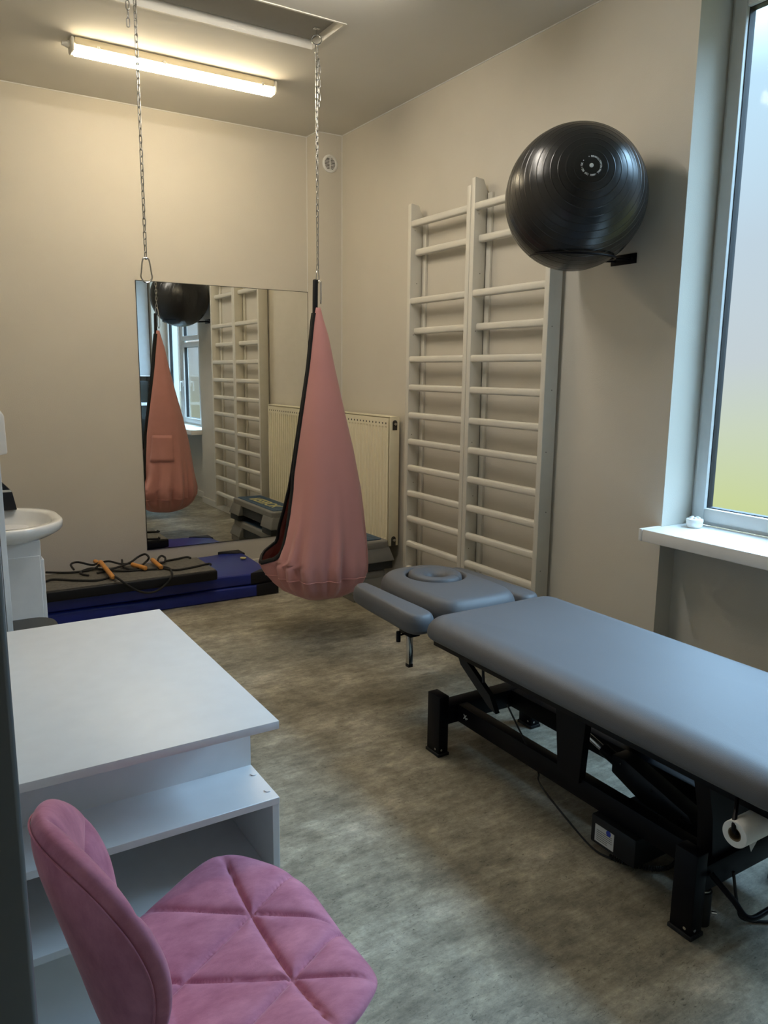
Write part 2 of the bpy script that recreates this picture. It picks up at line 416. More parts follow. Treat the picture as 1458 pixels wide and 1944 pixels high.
# ---------------------------------------------------------------- ceiling lamp
def strip_lamp(L0, L1, ly, lab, tube_mat):
    lamp = thing('ceiling_lamp', lab, 'lamp', ((L0 + L1) / 2, ly, H))
    b = bm_new(); box(b, L0 + .02, L1 - .02, ly - .045, ly + .045, H - .042, H - .001, 0.008, 2); obj('lamp_housing', b, 'fixture', lamp)
    b = bm_new()
    pr = [(0.040 * math.cos(a), -0.042 * math.sin(a)) for a in [PI * i / 14 for i in range(15)]]
    prism(b, [(L0 + .022, ly + p, H - .0435 + q) for p, q in pr], (L1 - L0 - .044, 0, 0)); label(obj('lamp_diffuser', b, tube_mat, lamp), 'glowing white diffuser')
    for x0, x1 in ((L0, L0 + .02), (L1 - .02, L1)):
        b = bm_new(); box(b, x0, x1, ly - .049, ly + .049, H - .075, H - .001, 0.012, 3); obj('end_cap', b, 'trimw', lamp)
    b = bm_new(); cyl(b, (L0, ly, H - .035), (L0 - .012, ly, H - .035), .02, n=12); cyl(b, (L0 - .012, ly, H - .035), (L0 - .04, ly, H - .035), .018, .011, n=12); label(obj('cable_gland', b, 'trimw', lamp), 'grey cable gland')
    for x in (L0 + .14, L0 + .5, L1 - .1):
        b = bm_new(); box(b, x - .008, x + .008, ly - .053, ly - .045, H - .05, H - .03, 0.002); obj('lamp_clip', b, 'chrome', lamp)
strip_lamp(-2.07, -0.872, -0.90, 'long lit fluorescent strip light on the ceiling, cream housing', 'tube')
strip_lamp(-2.12, -0.92, -2.50, 'lit ceiling strip light nearer the camera, above the top edge of the photo', 'tube2')

# ---------------------------------------------------------------- vents on the column
def vent(z, x, lab):
    t = thing('wall_vent', lab, 'vent', (x, -0.1755, z), 'round vents on the corner column')
    R = 0.064; Mx = Matrix.Translation((x, -0.1757, z)) @ Matrix.Rotation(PI / 2, 4, 'X')
    b = bm_new(); lathe(b, [(R, 0), (R, 0.006), (R - .006, .011), (R - .016, .012), (R - .019, .006), (R - .019, 0.0)], Mx, 40); obj('vent_rim', b, 'sill', t)
    b = bm_new(); lathe(b, [(R - .018, .001), (0, .001)], Mx, 40); label(obj('vent_back', b, 'dusk', t), 'dark opening')
    b = bm_new(); q = R - .018
    for i in range(9):
        zz = -q + (i + 0.5) * 2 * q / 9; w = math.sqrt(max(q * q - zz * zz, 0)) - .001
        box(b, x - w, x + w, -0.183, -0.1772, z + zz - .0022, z + zz + .0022)
    box(b, x - .003, x + .003, -0.184, -0.1772, z - q, z + q); obj('vent_slats', b, 'sill', t)
vent(3.117, -0.106, 'round white slatted vent high on the corner column')
vent(1.482, -0.106, 'round white vent half hidden behind the pink swing')

# ---------------------------------------------------------------- mirror
mir = thing('wall_mirror', 'large frameless mirror on the back wall', 'mirror', (-0.88, 0, 0.256))
b = bm_new(); box(b, -1.549, -0.2125, -0.0052, -0.0008, 0.256, 2.19); obj('mirror_edge', b, 'medge', mir)
b = bm_new(); box(b, -1.545, -0.2165, -0.0060, -0.0053, 0.260, 2.186); label(obj('mirror_glass', b, 'mirror', mir), 'reflecting glass')

# ---------------------------------------------------------------- radiator
ry0, ry1, rz0, rz1 = -1.078, -0.215, 0.341, 1.265
rad = thing('radiator', 'cream ribbed panel radiator on the right wall by the corner', 'radiator', (-0.06, -0.65, rz0))
b = bm_new()
n = 19; pitch = (ry1 - ry0 - .03) / n; pts = []
for i in range(n):
    y = ry0 + .015 + i * pitch
    pts += [(-0.112, y), (-0.112, y + pitch * .55), (-0.1035, y + pitch * .66), (-0.1035, y + pitch * .89)]
pts.append((-0.112, ry1 - .015))
rows = []
for z in (rz0 + .005, rz0 + .045, rz0 + .055, rz1 - .075, rz1 - .065, rz1 - .008):
    flat = z < rz0 + .05 or z > rz1 - .07
    rows.append([b.verts.new((-0.112 if flat else x, y, z)) for x, y in pts])
for A, B in zip(rows, rows[1:]):
    for i in range(len(A) - 1): b.faces.new((A[i], A[i + 1], B[i + 1], B[i]))
box(b, -0.1025, -0.096, ry0 + .004, ry1 - .004, rz0 + .004, rz1 - .006, 0.002)
obj('front_panel', b, 'rad', rad, sharp=20)
b = bm_new(); box(b, -0.045, -0.034, ry0 + .01, ry1 - .01, rz0 + .01, rz1 - .008); obj('rear_panel', b, 'rad', rad)
b = bm_new()
box(b, -0.108, -0.030, ry0, ry0 + .006, rz0, rz1, 0.002); label(obj('side_cover', b, 'rad', rad), 'plain end cover')
b = bm_new(); box(b, -0.108, -0.030, ry1 - .006, ry1, rz0, rz1, 0.002); obj('side_cover', b, 'rad', rad)
b = bm_new()
box(b, -0.108, -0.030, ry0, ry1, rz1 - .003, rz1 + .004, 0.001)
obj('top_grille', b, 'rad', rad)
for i in range(17):
    b = bm_new(); cyl(b, (-0.1121, ry0 + .05 + i * .045, rz1 - .045), (-0.1128, ry0 + .05 + i * .045, rz1 - .045), .007, n=12); label(obj('grille_hole', b, 'dusk', rad), 'dark round hole')
for zz in (rz1 - .06, rz0 + .03):
    b = bm_new(); box(b, -0.088, -0.050, ry0 - .002, ry0 - .0005, zz - .032, zz + .02, 0.0); cyl(b, (-0.069, ry0 - .0025, zz + .02), (-0.069, ry0 - .0005, zz + .02), .019, n=20)
    v = label(obj('valve_recess', b, 'dusk', rad), 'dark valve recess')
    b = bm_new(); cyl(b, (-0.069, ry0 - .002, zz + .012), (-0.069, ry0 - .014, zz + .012), .012, .010, n=16); label(obj('bleed_valve', b, 'chrome', v), 'steel bleed valve')
for y in (-0.95, -0.35):
    b = bm_new(); box(b, -0.034, -0.0005, y - .015, y + .015, rz0 + .1, rz1 - .1); obj('wall_bracket', b, 'rad', rad)

# ---------------------------------------------------------------- wall bars
def wall_bars(y0, y1, ztop, lab):
    t = thing('wall_bars', lab, 'wall bars', (-0.05, (y0 + y1) / 2, 0.08), 'painted gym wall bars')
    pw = 0.036
    for a, c in ((y0, y0 - pw), (y1 + pw, y1)):
        ya, yb = min(a, c), max(a, c)
        b = bm_new()
        prof = [(-0.107, 0.078), (-0.107, ztop - .004), (-0.103, ztop), (-0.045, ztop - .008), (-0.016, ztop - .07), (-0.016, 0.078)]
        prism(b, [(x, ya, z) for x, z in prof], (0, yb - ya, 0)); 
        es = [e for e in b.edges]
        bmesh.ops.bevel(b, geom=es, offset=0.003, segments=2, profile=0.5, affect='EDGES')
        p = obj('post', b, 'bars', t)
        for k in range(7):
            b = bm_new(); cyl(b, (-0.075 + .02 * (k % 2), ya - .0006, 0.5 + k * .33), (-0.075 + .02 * (k % 2), ya - .0001, .5 + k * .33), .003, n=8); label(obj('screw_head', b, 'dusk', p), 'small dark screw head')
    for yy in (y0 - pw - .044, y1 + pw + .004):
        b = bm_new(); box(b, -0.018, -0.0005, yy, yy + .04, 0.09, ztop - .08, .002); obj('wall_batten', b, 'bars', t)
    for k, z in enumerate((2.520, 2.345, 2.035, 1.845, 1.660, 1.474, 1.290, 1.112, 0.934, 0.758, 0.582, 0.406, 0.226)):
        xc = -0.052 if k in (1, 3) else -0.086
        b = bm_new(); poly = [(xc + .019 * math.copysign(abs(math.cos(a)) ** .6, math.cos(a)), z + .0215 * math.copysign(abs(math.sin(a)) ** .6, math.sin(a))) for a in [2 * PI * i / 20 for i in range(20)]]
        prism(b, [(x, y1 + pw - .002, zz) for x, zz in poly], (0, y0 - y1 - 2 * pw + .004, 0)); obj('rung', b, 'bars', t)
    return t
wall_bars(-1.265, -1.921, 2.645, 'greige wooden wall bars, the bay nearer the radiator')
wall_bars(-1.925, -2.604, 2.680, 'greige wooden wall bars, the bay under the black ball')

# ---------------------------------------------------------------- exercise ball on its rack
bc = V((-0.319, -2.97, 2.36)); BR = 0.315
ax = V((-0.5457, -0.8123, 0.2061)).normalized()
ux = V((0, 0, 1)).cross(ax).normalized(); uy = ax.cross(ux)
MB = Matrix(((ux.x, uy.x, ax.x, bc.x), (ux.y, uy.y, ax.y, bc.y), (ux.z, uy.z, ax.z, bc.z), (0, 0, 0, 1)))
ball = thing('exercise_ball', 'large glossy black exercise ball held high on the wall', 'exercise ball', bc)
prof = []
th = 0.0
N = 900
for i in range(N + 1):
    a = PI * i / N; r = BR
    q = (min(a, PI - a) - 0.22) / 0.105; fr = abs(q - round(q))
    if q > -0.05 and fr < 0.08: r += 0.0008 * math.cos(fr / 0.08 * PI / 2)
    prof.append((r * math.sin(a) if 0 < i < N else 0, r * math.cos(a)))
b = bm_new(); lathe(b, prof, MB, 128); obj('ball_skin', b, 'ball', ball, sharp=80)
b = bm_new(); lathe(b, [(0.0085, 0), (0.0085, BR + .0022), (0.006, BR + .003), (0, BR + .003)], MB, 20); label(obj('valve_plug', b, 'print', ball), 'white valve plug')
# ring lettering
def ring_text(s, a0, a1, rad, size):
    verts, faces = [], []
    n = len(s)
    for i, ch in enumerate(s):
        if ch == ' ': continue
        me = text_mesh(ch, size, 0.0004)
        a = a0 + (a1 - a0) * i / max(n - 1, 1)       # clockwise from the top
        th = rad / BR
        for_v = []
        ca, sa = math.cos(a), math.sin(a)
        for v in me.vertices:
            # local: x along tangent (clockwise), y outward
            px = rad * sa + v.co.x * ca + v.co.y * sa
            py = rad * ca - v.co.x * sa + v.co.y * ca
            rr = math.hypot(px, py); tt = rr / BR
            d = V((px / rr * math.sin(tt), py / rr * math.sin(tt), math.cos(tt))) * (BR + .0018 + v.co.z)
            for_v.append(MB @ d)
        o0 = len(verts); verts += for_v
        faces += [[o0 + k for k in p.vertices] for p in me.polygons]
        bpy.data.meshes.remove(me)
    return verts, faces
vv, ff = [], []
for s, a0, a1 in (('REHABILITATION BALL', 0.02, 2.42), ('MAX 150 KG', 2.88, 4.28), ('TX', 4.75, 4.92), ('•', -0.26, -0.26), ('•', 2.68, 2.68), ('•', 4.52, 4.52), ('•', 5.3, 5.3)):
    v_, f_ = ring_text(s, a0, a1, 0.039, 0.0104); o0 = len(vv); vv += v_; ff += [[o0 + k for k in f] for f in f_]
me = bpy.data.meshes.new('lettering'); me.from_pydata([tuple(v) for v in vv], [], ff); me.materials.append(M['print'])
o = bpy.data.objects.new('lettering', me); COL.objects.link(o); o.parent = ball; o.matrix_parent_inverse = Matrix.Translation(-bc); label(o, 'white ring of printed capitals')
# rack
zr = 2.105; rr_ = math.sqrt(BR ** 2 - (bc.z - zr) ** 2) + .006
rack = thing('ball_rack', 'black metal ring bracket holding up the big ball', 'bracket', (0, bc.y - .05, zr))
b = bm_new(); tube(b, [(bc.x + rr_ * math.cos(a), bc.y + rr_ * math.sin(a), zr + .012 * math.sin(a)) for a in [2 * PI * i / 64 for i in range(64)]], 0.005, 10, closed=True); obj('ring', b, 'black', rack)
for sy in (-0.06, 0.03):
    b = bm_new(); tube(b, [(bc.x + rr_ * .92, bc.y + sy * 1.1, zr), (-0.03, bc.y + sy, zr + .008), (-0.004, bc.y + sy, zr + .008)], 0.0055, 8); obj('arm', b, 'black', rack)
b = bm_new(); box(b, -0.006, -0.0005, bc.y - .10, bc.y + .055, zr - .012, zr + .035, 0.001); pl = obj('wall_plate', b, 'black', rack)
b = bm_new(); cyl(b, (-0.006, bc.y - .078, zr + .012), (-0.009, bc.y - .078, zr + .012), .006, n=12); label(obj('bolt', b, 'chrome', pl), 'steel bolt')
b = bm_new(); cyl(b, (-0.006, bc.y + .035, zr + .012), (-0.009, bc.y + .035, zr + .012), .006, n=12); label(obj('bolt', b, 'chrome', pl), 'steel bolt')

# ---------------------------------------------------------------- chains, hooks
def link_mesh():
    b = bm_new(); hl, hw = 0.0125, 0.0068
    pts = [(hw * math.cos(a), 0, hl + hw * math.sin(a)) for a in [PI * i / 8 for i in range(9)]] + [(hw * math.cos(a), 0, -hl + hw * math.sin(a)) for a in [PI + PI * i / 8 for i in range(9)]]
    tube(b, pts, 0.0026, 8, closed=True)
    me = bpy.data.meshes.new('chain_link'); bmesh.ops.recalc_face_normals(b, faces=b.faces[:]); b.to_mesh(me); b.free()
    me.materials.append(M['galv']); me.polygons.foreach_set('use_smooth', [True] * len(me.polygons)); return me
LM = link_mesh()
def add_links(root, x, y, zt, zb, ph=0.3, jitter=0.0):
    n = int((zt - zb) / 0.0312); step = (zt - zb) / n
    for i in range(n):
        o = bpy.data.objects.new('chain_link', LM); COL.objects.link(o); o.parent = root
        z = zt - (i + .5) * step
        o.location = (x - root.location.x + random.uniform(-1, 1) * jitter, y - root.location.y + random.uniform(-1, 1) * jitter, z - root.location.z)
        o.rotation_euler = (0, 0, ph + (PI / 2 if i % 2 else 0) + random.uniform(-.2, .2)); o.scale = (1, 1, 1)
def carabiner(bm, x, y, ztop, L, w, rot, r=0.0035):
    pts2 = [(0, 0), (w * .32, -.010), (w * .5, -L * .6), (w * .55, -L * .82), (w * .25, -L), (-w * .25, -L), (-w * .55, -L * .82), (-w * .5, -L * .6), (-w * .32, -.010)]
    P = smooth_path([(x + p * math.cos(rot), y + p * math.sin(rot), ztop + q) for p, q in pts2], 5, closed=True)
    tube(bm, P, r, 8, closed=True)
hook_z = H + 0.045
def eye(root, x, y):
    b = bm_new(); box(b, x - .018, x + .018, y - .012, y + .012, hook_z - .004, hook_z, .001); cyl(b, (x, y, hook_z), (x, y, hook_z - .035), .004, n=10)
    tube(b, [(x + .024 * math.cos(a), y - .012 * math.cos(a), hook_z - .056 + .024 * math.sin(a)) for a in [2 * PI * i / 28 for i in range(28)]], 0.0035, 8, closed=True)
    label(obj('eye_bolt', b, 'chrome', root), 'steel eye bolt')
cx, cy = -0.951, -1.633
ch = thing('chain', 'steel chain hanging down from the ceiling hatch to the pink swing', 'chain', (cx, cy, hook_z))
eye(ch, cx, cy)
b = bm_new(); carabiner(b, cx, cy, hook_z - .078, .05, .018, .3, .0028); obj('quick_link', b, 'chrome', ch)
add_links(ch, cx, cy, hook_z - .128, 2.135, .35)
add_links(ch, cx + .013, cy - .004, hook_z - .15, 2.98, .9, .0015)
sc_ = thing('snap_hook', 'steel carabiner joining the swing strap to its chain', 'carabiner', (cx, cy, 2.13), 'carabiners')
b = bm_new(); carabiner(b, cx, cy, 2.135, .066, .026, .5); obj('hook_body', b, 'chrome', sc_)
b = bm_new(); carabiner(b, cx + .016, cy - .008, 2.075, .12, .02, .9, .003); obj('spare_hook', b, 'chrome', sc_)
dx_, dy_ = -1.907, -1.633
ch2 = thing('chain', 'steel chain hanging free on the left, in front of the bare wall', 'chain', (dx_, dy_, hook_z))
eye(ch2, dx_, dy_)
add_links(ch2, dx_, dy_, hook_z - .078, 2.118, .6)
add_links(ch2, dx_ - .033, dy_ + .004, hook_z - .06, 3.165, 1.2, .001)
sc2 = thing('snap_hook', 'empty steel carabiner at the end of the left chain', 'carabiner', (dx_, dy_, 2.118), 'carabiners')
b = bm_new(); carabiner(b, dx_, dy_, 2.122, .115, .052, .15, .0042); obj('hook_body', b, 'chrome', sc2)

# ---------------------------------------------------------------- pod swing
E1 = V((0.85, -0.527, 0))      # across the bag
sw = thing('pod_swing', 'pink cotton pod swing hanging beside the radiator', 'swing', (cx, cy, 0.22))
tab = [(1.93, .020, -.004), (1.86, .034, .0), (1.77, .052, .010), (1.60, .078, .018), (1.40, .116, .026), (1.13, .170, .038), (.90, .210, .044), (.76, .236, .036), (.62, .264, .022), (.52, .284, .006), (.46, .293, -.004), (.40, .288, -.004), (.34, .262, 0), (.29, .215, 0), (.255, .15, 0), (.24, .08, 0), (.236, .0, 0)]
def bagrow(z):
    for (z1, r1, s1), (z2, r2, s2) in zip(tab, tab[1:]):
        if z2 <= z <= z1:
            t = (z1 - z) / (z1 - z2); return r1 + (r2 - r1) * t, s1 + (s2 - s1) * t
    return tab[-1][1:] if z < 1 else tab[0][1:]
TH0 = math.radians(167)
zlip = 0.47
def delta(z):
    r, _ = bagrow(z)
    if z <= zlip: return 0.0
    w = (0.014 + 0.078 * max(0, min(1, (1.0 - z) / .42)) ** 1.3) * min(1, ((z - zlip) / .10)) ** .5
    return min(w / r, 0.8)
def bagpt(z, th, k=1.0):
    r, s = bagrow(z)
    f = max(0, min(1, (0.95 - z) / .5)) * max(0, min(1, (z - .26) / .12))
    rip = (0.015 * math.sin(11 * th + 1.1 + .6 * math.sin(3 * th)) + 0.012 * math.sin(19 * th + 3 * z) - 0.014 * abs(math.sin(6.5 * th + .7)) ** 8) * f * (0.3 + 0.7 * max(0, min(1, (.75 - z) / .3)))
    rip += 0.006 * math.sin(5 * th + .4) * max(0, min(1, (1.5 - z) / .6))
    rr = r * k + rip * 1.35 * (1 if r > .1 else r / .1)
    # lip pulled out at the front of the opening
    dth = (th - TH0 + PI) % (2 * PI) - PI
    lip = 0.05 * math.exp(-((dth + .25) / .45) ** 2) * math.exp(-((z - .47) / .07) ** 2)
    p = V((cx, cy, z)) + E1 * s + V((math.cos(th), math.sin(th), 0)) * (rr + lip)
    return p
zs_ = [1.93 - (1.93 - .47) * i / 70 for i in range(71)] + [.47 - (.47 - .236) * math.sin(PI / 2 * i / 22) for i in range(1, 23)]
NC = 150
rows = []; b = bm_new()
for z in zs_:
    dl = delta(z); rows.append([b.verts.new(bagpt(z, TH0 + dl + (2 * PI - 2 * dl) * j / NC)) for j in range(NC + 1)])
for A, B in zip(rows, rows[1:]):
    for j in range(NC): b.faces.new((A[j], A[j + 1], B[j + 1], B[j]))
bmesh.ops.remove_doubles(b, verts=[v for v in b.verts if v.co.z < zlip + .002], dist=0.0004)
cloth = obj('swing_cloth', b, 'bag', sw, sharp=180)
md = cloth.modifiers.new('thick', 'SOLIDIFY'); md.thickness = 0.004; md.offset = -1
# seam round the base, a raised line
b = bm_new(); tube(b, [bagpt(.395, 2 * PI * j / 120) + V((math.cos(2 * PI * j / 120), math.sin(2 * PI * j / 120), 0)) * .0015 for j in range(120)], .0028, 6, closed=True); obj('base_seam', b, 'bag', cloth)
# pocket on the far side
b = bm_new(); R_ = []
for i in range(9):
    z = .98 - .24 * i / 8; R_.append([b.verts.new(bagpt(z, math.radians(88 + 52 * j / 12)) + V((math.cos(math.radians(88 + 52 * j / 12)), math.sin(math.radians(88 + 52 * j / 12)), 0)) * .006) for j in range(13)])
for A, B in zip(R_, R_[1:]):
    for j in range(12): b.faces.new((A[j], A[j + 1], B[j + 1], B[j]))
pk = obj('pocket', b, 'bag', cloth); pk.modifiers.new('t', 'SOLIDIFY').thickness = .004
# black binding round the opening
zz = [1.90 - (1.90 - .472) * i / 60 for i in range(61)]
e1 = [bagpt(z, TH0 + delta(z)) for z in zz]; e2 = [bagpt(z, TH0 - delta(z)) for z in zz]
b = bm_new(); tube(b, e1 + e2[::-1], .01, 8, flat=(.015, .010)); obj('binding', b, 'matbl', sw)
b = bm_new(); box(b, cx - .030, cx - .002, cy - .012, cy + .012, 1.885, 2.085, .008, 3)
for v in b.verts:
    t_ = (v.co.z - 1.885) / .2; v.co.x += -0.002 + .004 * t_
obj('hanging_strap', b, 'matbl', sw)
b = bm_new(); pillow(b, [(cx + .195 * math.cos(a), cy + .195 * math.sin(a)) for a in [2 * PI * i / 40 for i in range(40)]], .335, .44, .05); label(obj('seat_cushion', b, 'pale', sw), 'pale pink inner cushion')

# ---------------------------------------------------------------- step platforms
def step(z0, y0, y1, x0, x1, top, lab):
    t = thing('step_platform', lab, 'step platform', ((x0 + x1) / 2, (y0 + y1) / 2, z0), 'grey aerobic steps')
    h = 0.2
    # body: long grey shell, sides flare towards the bottom, open black middle
    b = bm_new(); fl = 0.03
    def sect(y, f):
        return [(x0 + f, y, z0 + h - .02), (x0 + f + .012, y, z0 + h - .004), (x0 + f + .03, y, z0 + h), (x1 - f - .03, y, z0 + h), (x1 - f - .012, y, z0 + h - .004), (x1 - f, y, z0 + h - .02)]
    top_ = sect(0, fl)
    pillow(b, rrect(x0 + fl, x1 - fl, y0 + fl, y1 - fl, .03), z0 + h - .055, z0 + h, .014, .004); deck = obj('deck', b, 'stepg', t)
    for ya, yb, s in ((y0, y0 + .24, 1), (y1 - .24, y1, -1)):
        b = bm_new()
        lo = [(x0, ya), (x1, ya), (x1, yb), (x0, yb)]
        f0 = fl if s == 1 else 0.0; f1 = 0.0 if s == 1 else fl
        hi = [(x0 + fl, ya + f0), (x1 - fl, ya + f0), (x1 - fl, yb - f1), (x0 + fl, yb - f1)]
        A = [b.verts.new((p[0], p[1], z0 + .055)) for p in lo]; B = [b.verts.new((p[0], p[1], z0 + h - .045)) for p in hi]
        b.faces.new(A[::-1]); b.faces.new(B)
        for i in range(4): j = (i + 1) % 4; b.faces.new((A[i], A[j], B[j], B[i]))
        bmesh.ops.bevel(b, geom=list(b.edges), offset=0.008, segments=3, profile=.5, affect='EDGES')
        obj('end_leg', b, 'stepg', t)
        b = bm_new(); box(b, x0 + .012, x1 - .012, ya + .012, yb - .03, z0 + .0, z0 + .058, .006); obj('foot_block', b, 'stepd' if top else 'stepg', t)
    b = bm_new(); box(b, x0 + .045, x1 - .045, y0 + .2, y1 - .2, z0 + .06, z0 + h - .05); label(obj('inner_web', b, 'stepd', t), 'black underside')
    b = bm_new(); box(b, x0 + .08, x1 - .08, y0 + fl - .004, y0 + fl + .01, z0 + h - .05, z0 + h - .018, .002); obj('end_badge', b, 'stepg', deck)
    b = bm_new(); pillow(b, rrect(x0 + fl + .03, x1 - fl - .03, y0 + fl + .05, y1 - fl - .05, .02), z0 + h - .001, z0 + h + .006, .003, .001); tr = label(obj('tread_mat', b, 'stepb', t), 'blue rubber tread')
    if top:
        me = text_mesh('REEBOK', .15, .003)
        cxx, cyy = (x0 + x1) / 2, (y0 + y1) / 2
        for v in me.vertices: v.co = V((cxx - v.co.y, cyy + v.co.x, z0 + h + .0068 + v.co.z))
        me.materials.append(M['yel']); o = bpy.data.objects.new('lettering', me); COL.objects.link(o); o.parent = tr; label(o, 'pale yellow printed lettering')
    return t
step(0.0, -1.200, -0.24, -0.468, -0.155, False, 'lower grey step platform, on the floor under the other one')
step(0.2062, -1.192, -0.20, -0.475, -0.125, True, 'upper grey step platform with a blue lettered tread')

# ---------------------------------------------------------------- mats
def gym_mat(z0, z1, x1, y0, y1, lab, flap):
    t = thing('gym_mat', lab, 'gym mat', (-1.87, -.37, z0), 'blue folding gym mats on the floor')
    b = bm_new(); box(b, -2.915, x1, y0, y1, z0, z1, .014, 3)
    bmesh.ops.subdivide_edges(b, edges=[e for e in b.edges if abs(e.verts[0].co.x - e.verts[1].co.x) > 1], cuts=24)
    for v in b.verts:
        if v.co.z > (z0 + z1) / 2: v.co.z += .004 * math.sin(v.co.x * 7 + v.co.y * 3)
        if flap: v.co.z += .02 * max(0, (v.co.x - x1 + .35) / .35) ** 2 * max(0, (v.co.y + .45) / .45) ** 1.2
    body = obj('mat_body', b, 'blue', t)
    # black corner pieces
    for sy, yy in ((1, y0), (-1, y1)):
        b = bm_new(); c_ = .13
        zt_ = z1 + .004 + (0.016 if (flap and sy < 0) else 0.0)
        prism(b, [(x1 + .003, yy - sy * .003, z0 + .003), (x1 - c_ * 1.3, yy - sy * .003, z0 + .003), (x1 + .003, yy + sy * c_, z0 + .003)], (0, 0, zt_ - z0 - .003)); 
        bmesh.ops.bevel(b, geom=list(b.edges), offset=.004, segments=2, profile=.5, affect='EDGES'); label(obj('corner_patch', b, 'matbl', body), 'black vinyl corner')
    return t, body
gym_mat(0.0, 0.082, -0.815, -0.715, -0.03, 'blue gym mat lying on the floor, the bottom one of two', False)
tm, body = gym_mat(0.087, 0.168, -0.85, -0.70, -0.035, 'blue gym mat on top of the other, with a small yellow badge', True)
b = bm_new(); cyl(b, (-0.915, -0.30, .182), (-0.915, -0.30, .1875), .022, n=20); label(obj('badge', b, 'yel', body), 'small yellow badge')
pad = thing('foam_pad', 'flat grey topped black pad lying on the blue mats', 'pad', (-2.1, -.57, .17))
b = bm_new(); box(b, -2.91, -1.285, -0.785, -0.36, .178, .246, .012, 3); obj('pad_sides', b, 'matbl', pad)
b = bm_new(); box(b, -2.902, -1.293, -0.772, -0.368, .240, .2505, .004, 2); label(obj('pad_top', b, 'padgrey', pad), 'worn grey top sheet')

# ropes with wooden handles lying on the pad
ROPES = [[(-2.295, -0.331, 0.258), (-2.158, -0.413, 0.258), (-2.022, -0.415, 0.262), (-1.965, -0.374, 0.28)], [(-2.124, -0.343, 0.258), (-2.118, -0.206, 0.262), (-2.071, -0.195, 0.27), (-2.004, -0.323, 0.27), (-1.968, -0.336, 0.28), (-1.897, -0.334, 0.285), (-1.84, -0.423, 0.28), (-1.771, -0.406, 0.27)], [(-2.332, -0.568, 0.258), (-2.288, -0.534, 0.257), (-2.226, -0.578, 0.258), (-2.166, -0.63, 0.258), (-2.048, -0.696, 0.258), (-1.971, -0.667, 0.258)], [(-2.069, -0.545, 0.258), (-2.099, -0.49, 0.258), (-2.092, -0.421, 0.258), (-2.016, -0.383, 0.262), (-1.932, -0.491, 0.262), (-1.838, -0.549, 0.258), (-1.736, -0.571, 0.258), (-1.643, -0.598, 0.258)], [(-1.805, -0.319, 0.28), (-1.827, -0.467, 0.265), (-1.77, -0.537, 0.258), (-1.685, -0.467, 0.28), (-1.66, -0.469, 0.31), (-1.674, -0.434, 0.33), (-1.712, -0.402, 0.31), (-1.778, -0.438, 0.285), (-1.874, -0.473, 0.27), (-2.011, -0.515, 0.258)], [(-1.599, -0.459, 0.27), (-1.585, -0.434, 0.29), (-1.558, -0.412, 0.3), (-1.541, -0.442, 0.29), (-1.559, -0.481, 0.27), (-1.585, -0.448, 0.258)], [(-1.534, -0.405, 0.258), (-1.456, -0.388, 0.258), (-1.365, -0.364, 0.258), (-1.351, -0.407, 0.258)], [(-1.621, -0.559, 0.258), (-1.544, -0.679, 0.258), (-1.427, -0.668, 0.258), (-1.296, -0.626, 0.258), (-1.292, -0.665, 0.258)], [(-1.932, -0.632, 0.258), (-1.942, -0.795, 0.281), (-1.878, -0.795, 0.223), (-1.797, -0.795, 0.17), (-1.713, -0.795, 0.161), (-1.641, -0.795, 0.201), (-1.61, -0.795, 0.236), (-1.587, -0.755, 0.258), (-1.565, -0.617, 0.258), (-1.59, -0.567, 0.258)]]
HANDLES = [((-1.96, -0.379, 0.3), (-1.956, -0.736, 0.272)), ((-1.965, -0.231, 0.272), (-1.957, -0.358, 0.272)), ((-1.772, -0.459, 0.275), (-1.714, -0.597, 0.272)), ((-1.628, -0.431, 0.285), (-1.619, -0.625, 0.272))]
rg = thing('handled_rope', 'tangle of black cord with orange wooden handles on the pad', 'exercise rope', (-1.9, -.55, .2505))
for pts in ROPES:
    b = bm_new(); tube(b, smooth_path(pts, 8), .0072, 8); obj('cord', b, 'cord', rg)
for p, q in HANDLES:
    p, q = V(p), V(q); b = bm_new(); d = (q - p)
    P = [p + d * t for t in (0, .02, .1, .5, .9, .98, 1)]
    tube(b, P, .01, 16, rr=[.010, .0145, .0155, .0145, .0155, .0145, .010]); label(obj('handle', b, 'wood', rg), 'orange wooden handle')

# ---------------------------------------------------------------- treatment table
tt = thing('treatment_table', 'grey padded treatment table with a face hole and black lifting frame', 'treatment table', (-.95, -3.85, 0))
CT = 0.605
b = bm_new(); pillow(b, rrect(-1.268, -0.540, -4.76, -3.150, .105, 12), .508, CT - .005, .068, .022, 12, crown=.005, rh=.095); obj('main_cushion', b, 'vinylt', tt, sharp=60)
# head section with oval opening
hx, hy = -.892, -2.745
b = bm_new()
out = []
prh = [(-.683, -3.06), (-.672, -2.92), (-.675, -2.75), (-.705, -2.58), (-.79, -2.50), (-.90, -2.485), (-1.01, -2.50), (-1.095, -2.58), (-1.125, -2.75), (-1.13, -2.92), (-1.12, -3.06), (-1.075, -3.135), (-.98, -3.155), (-.82, -3.155), (-.728, -3.135)]
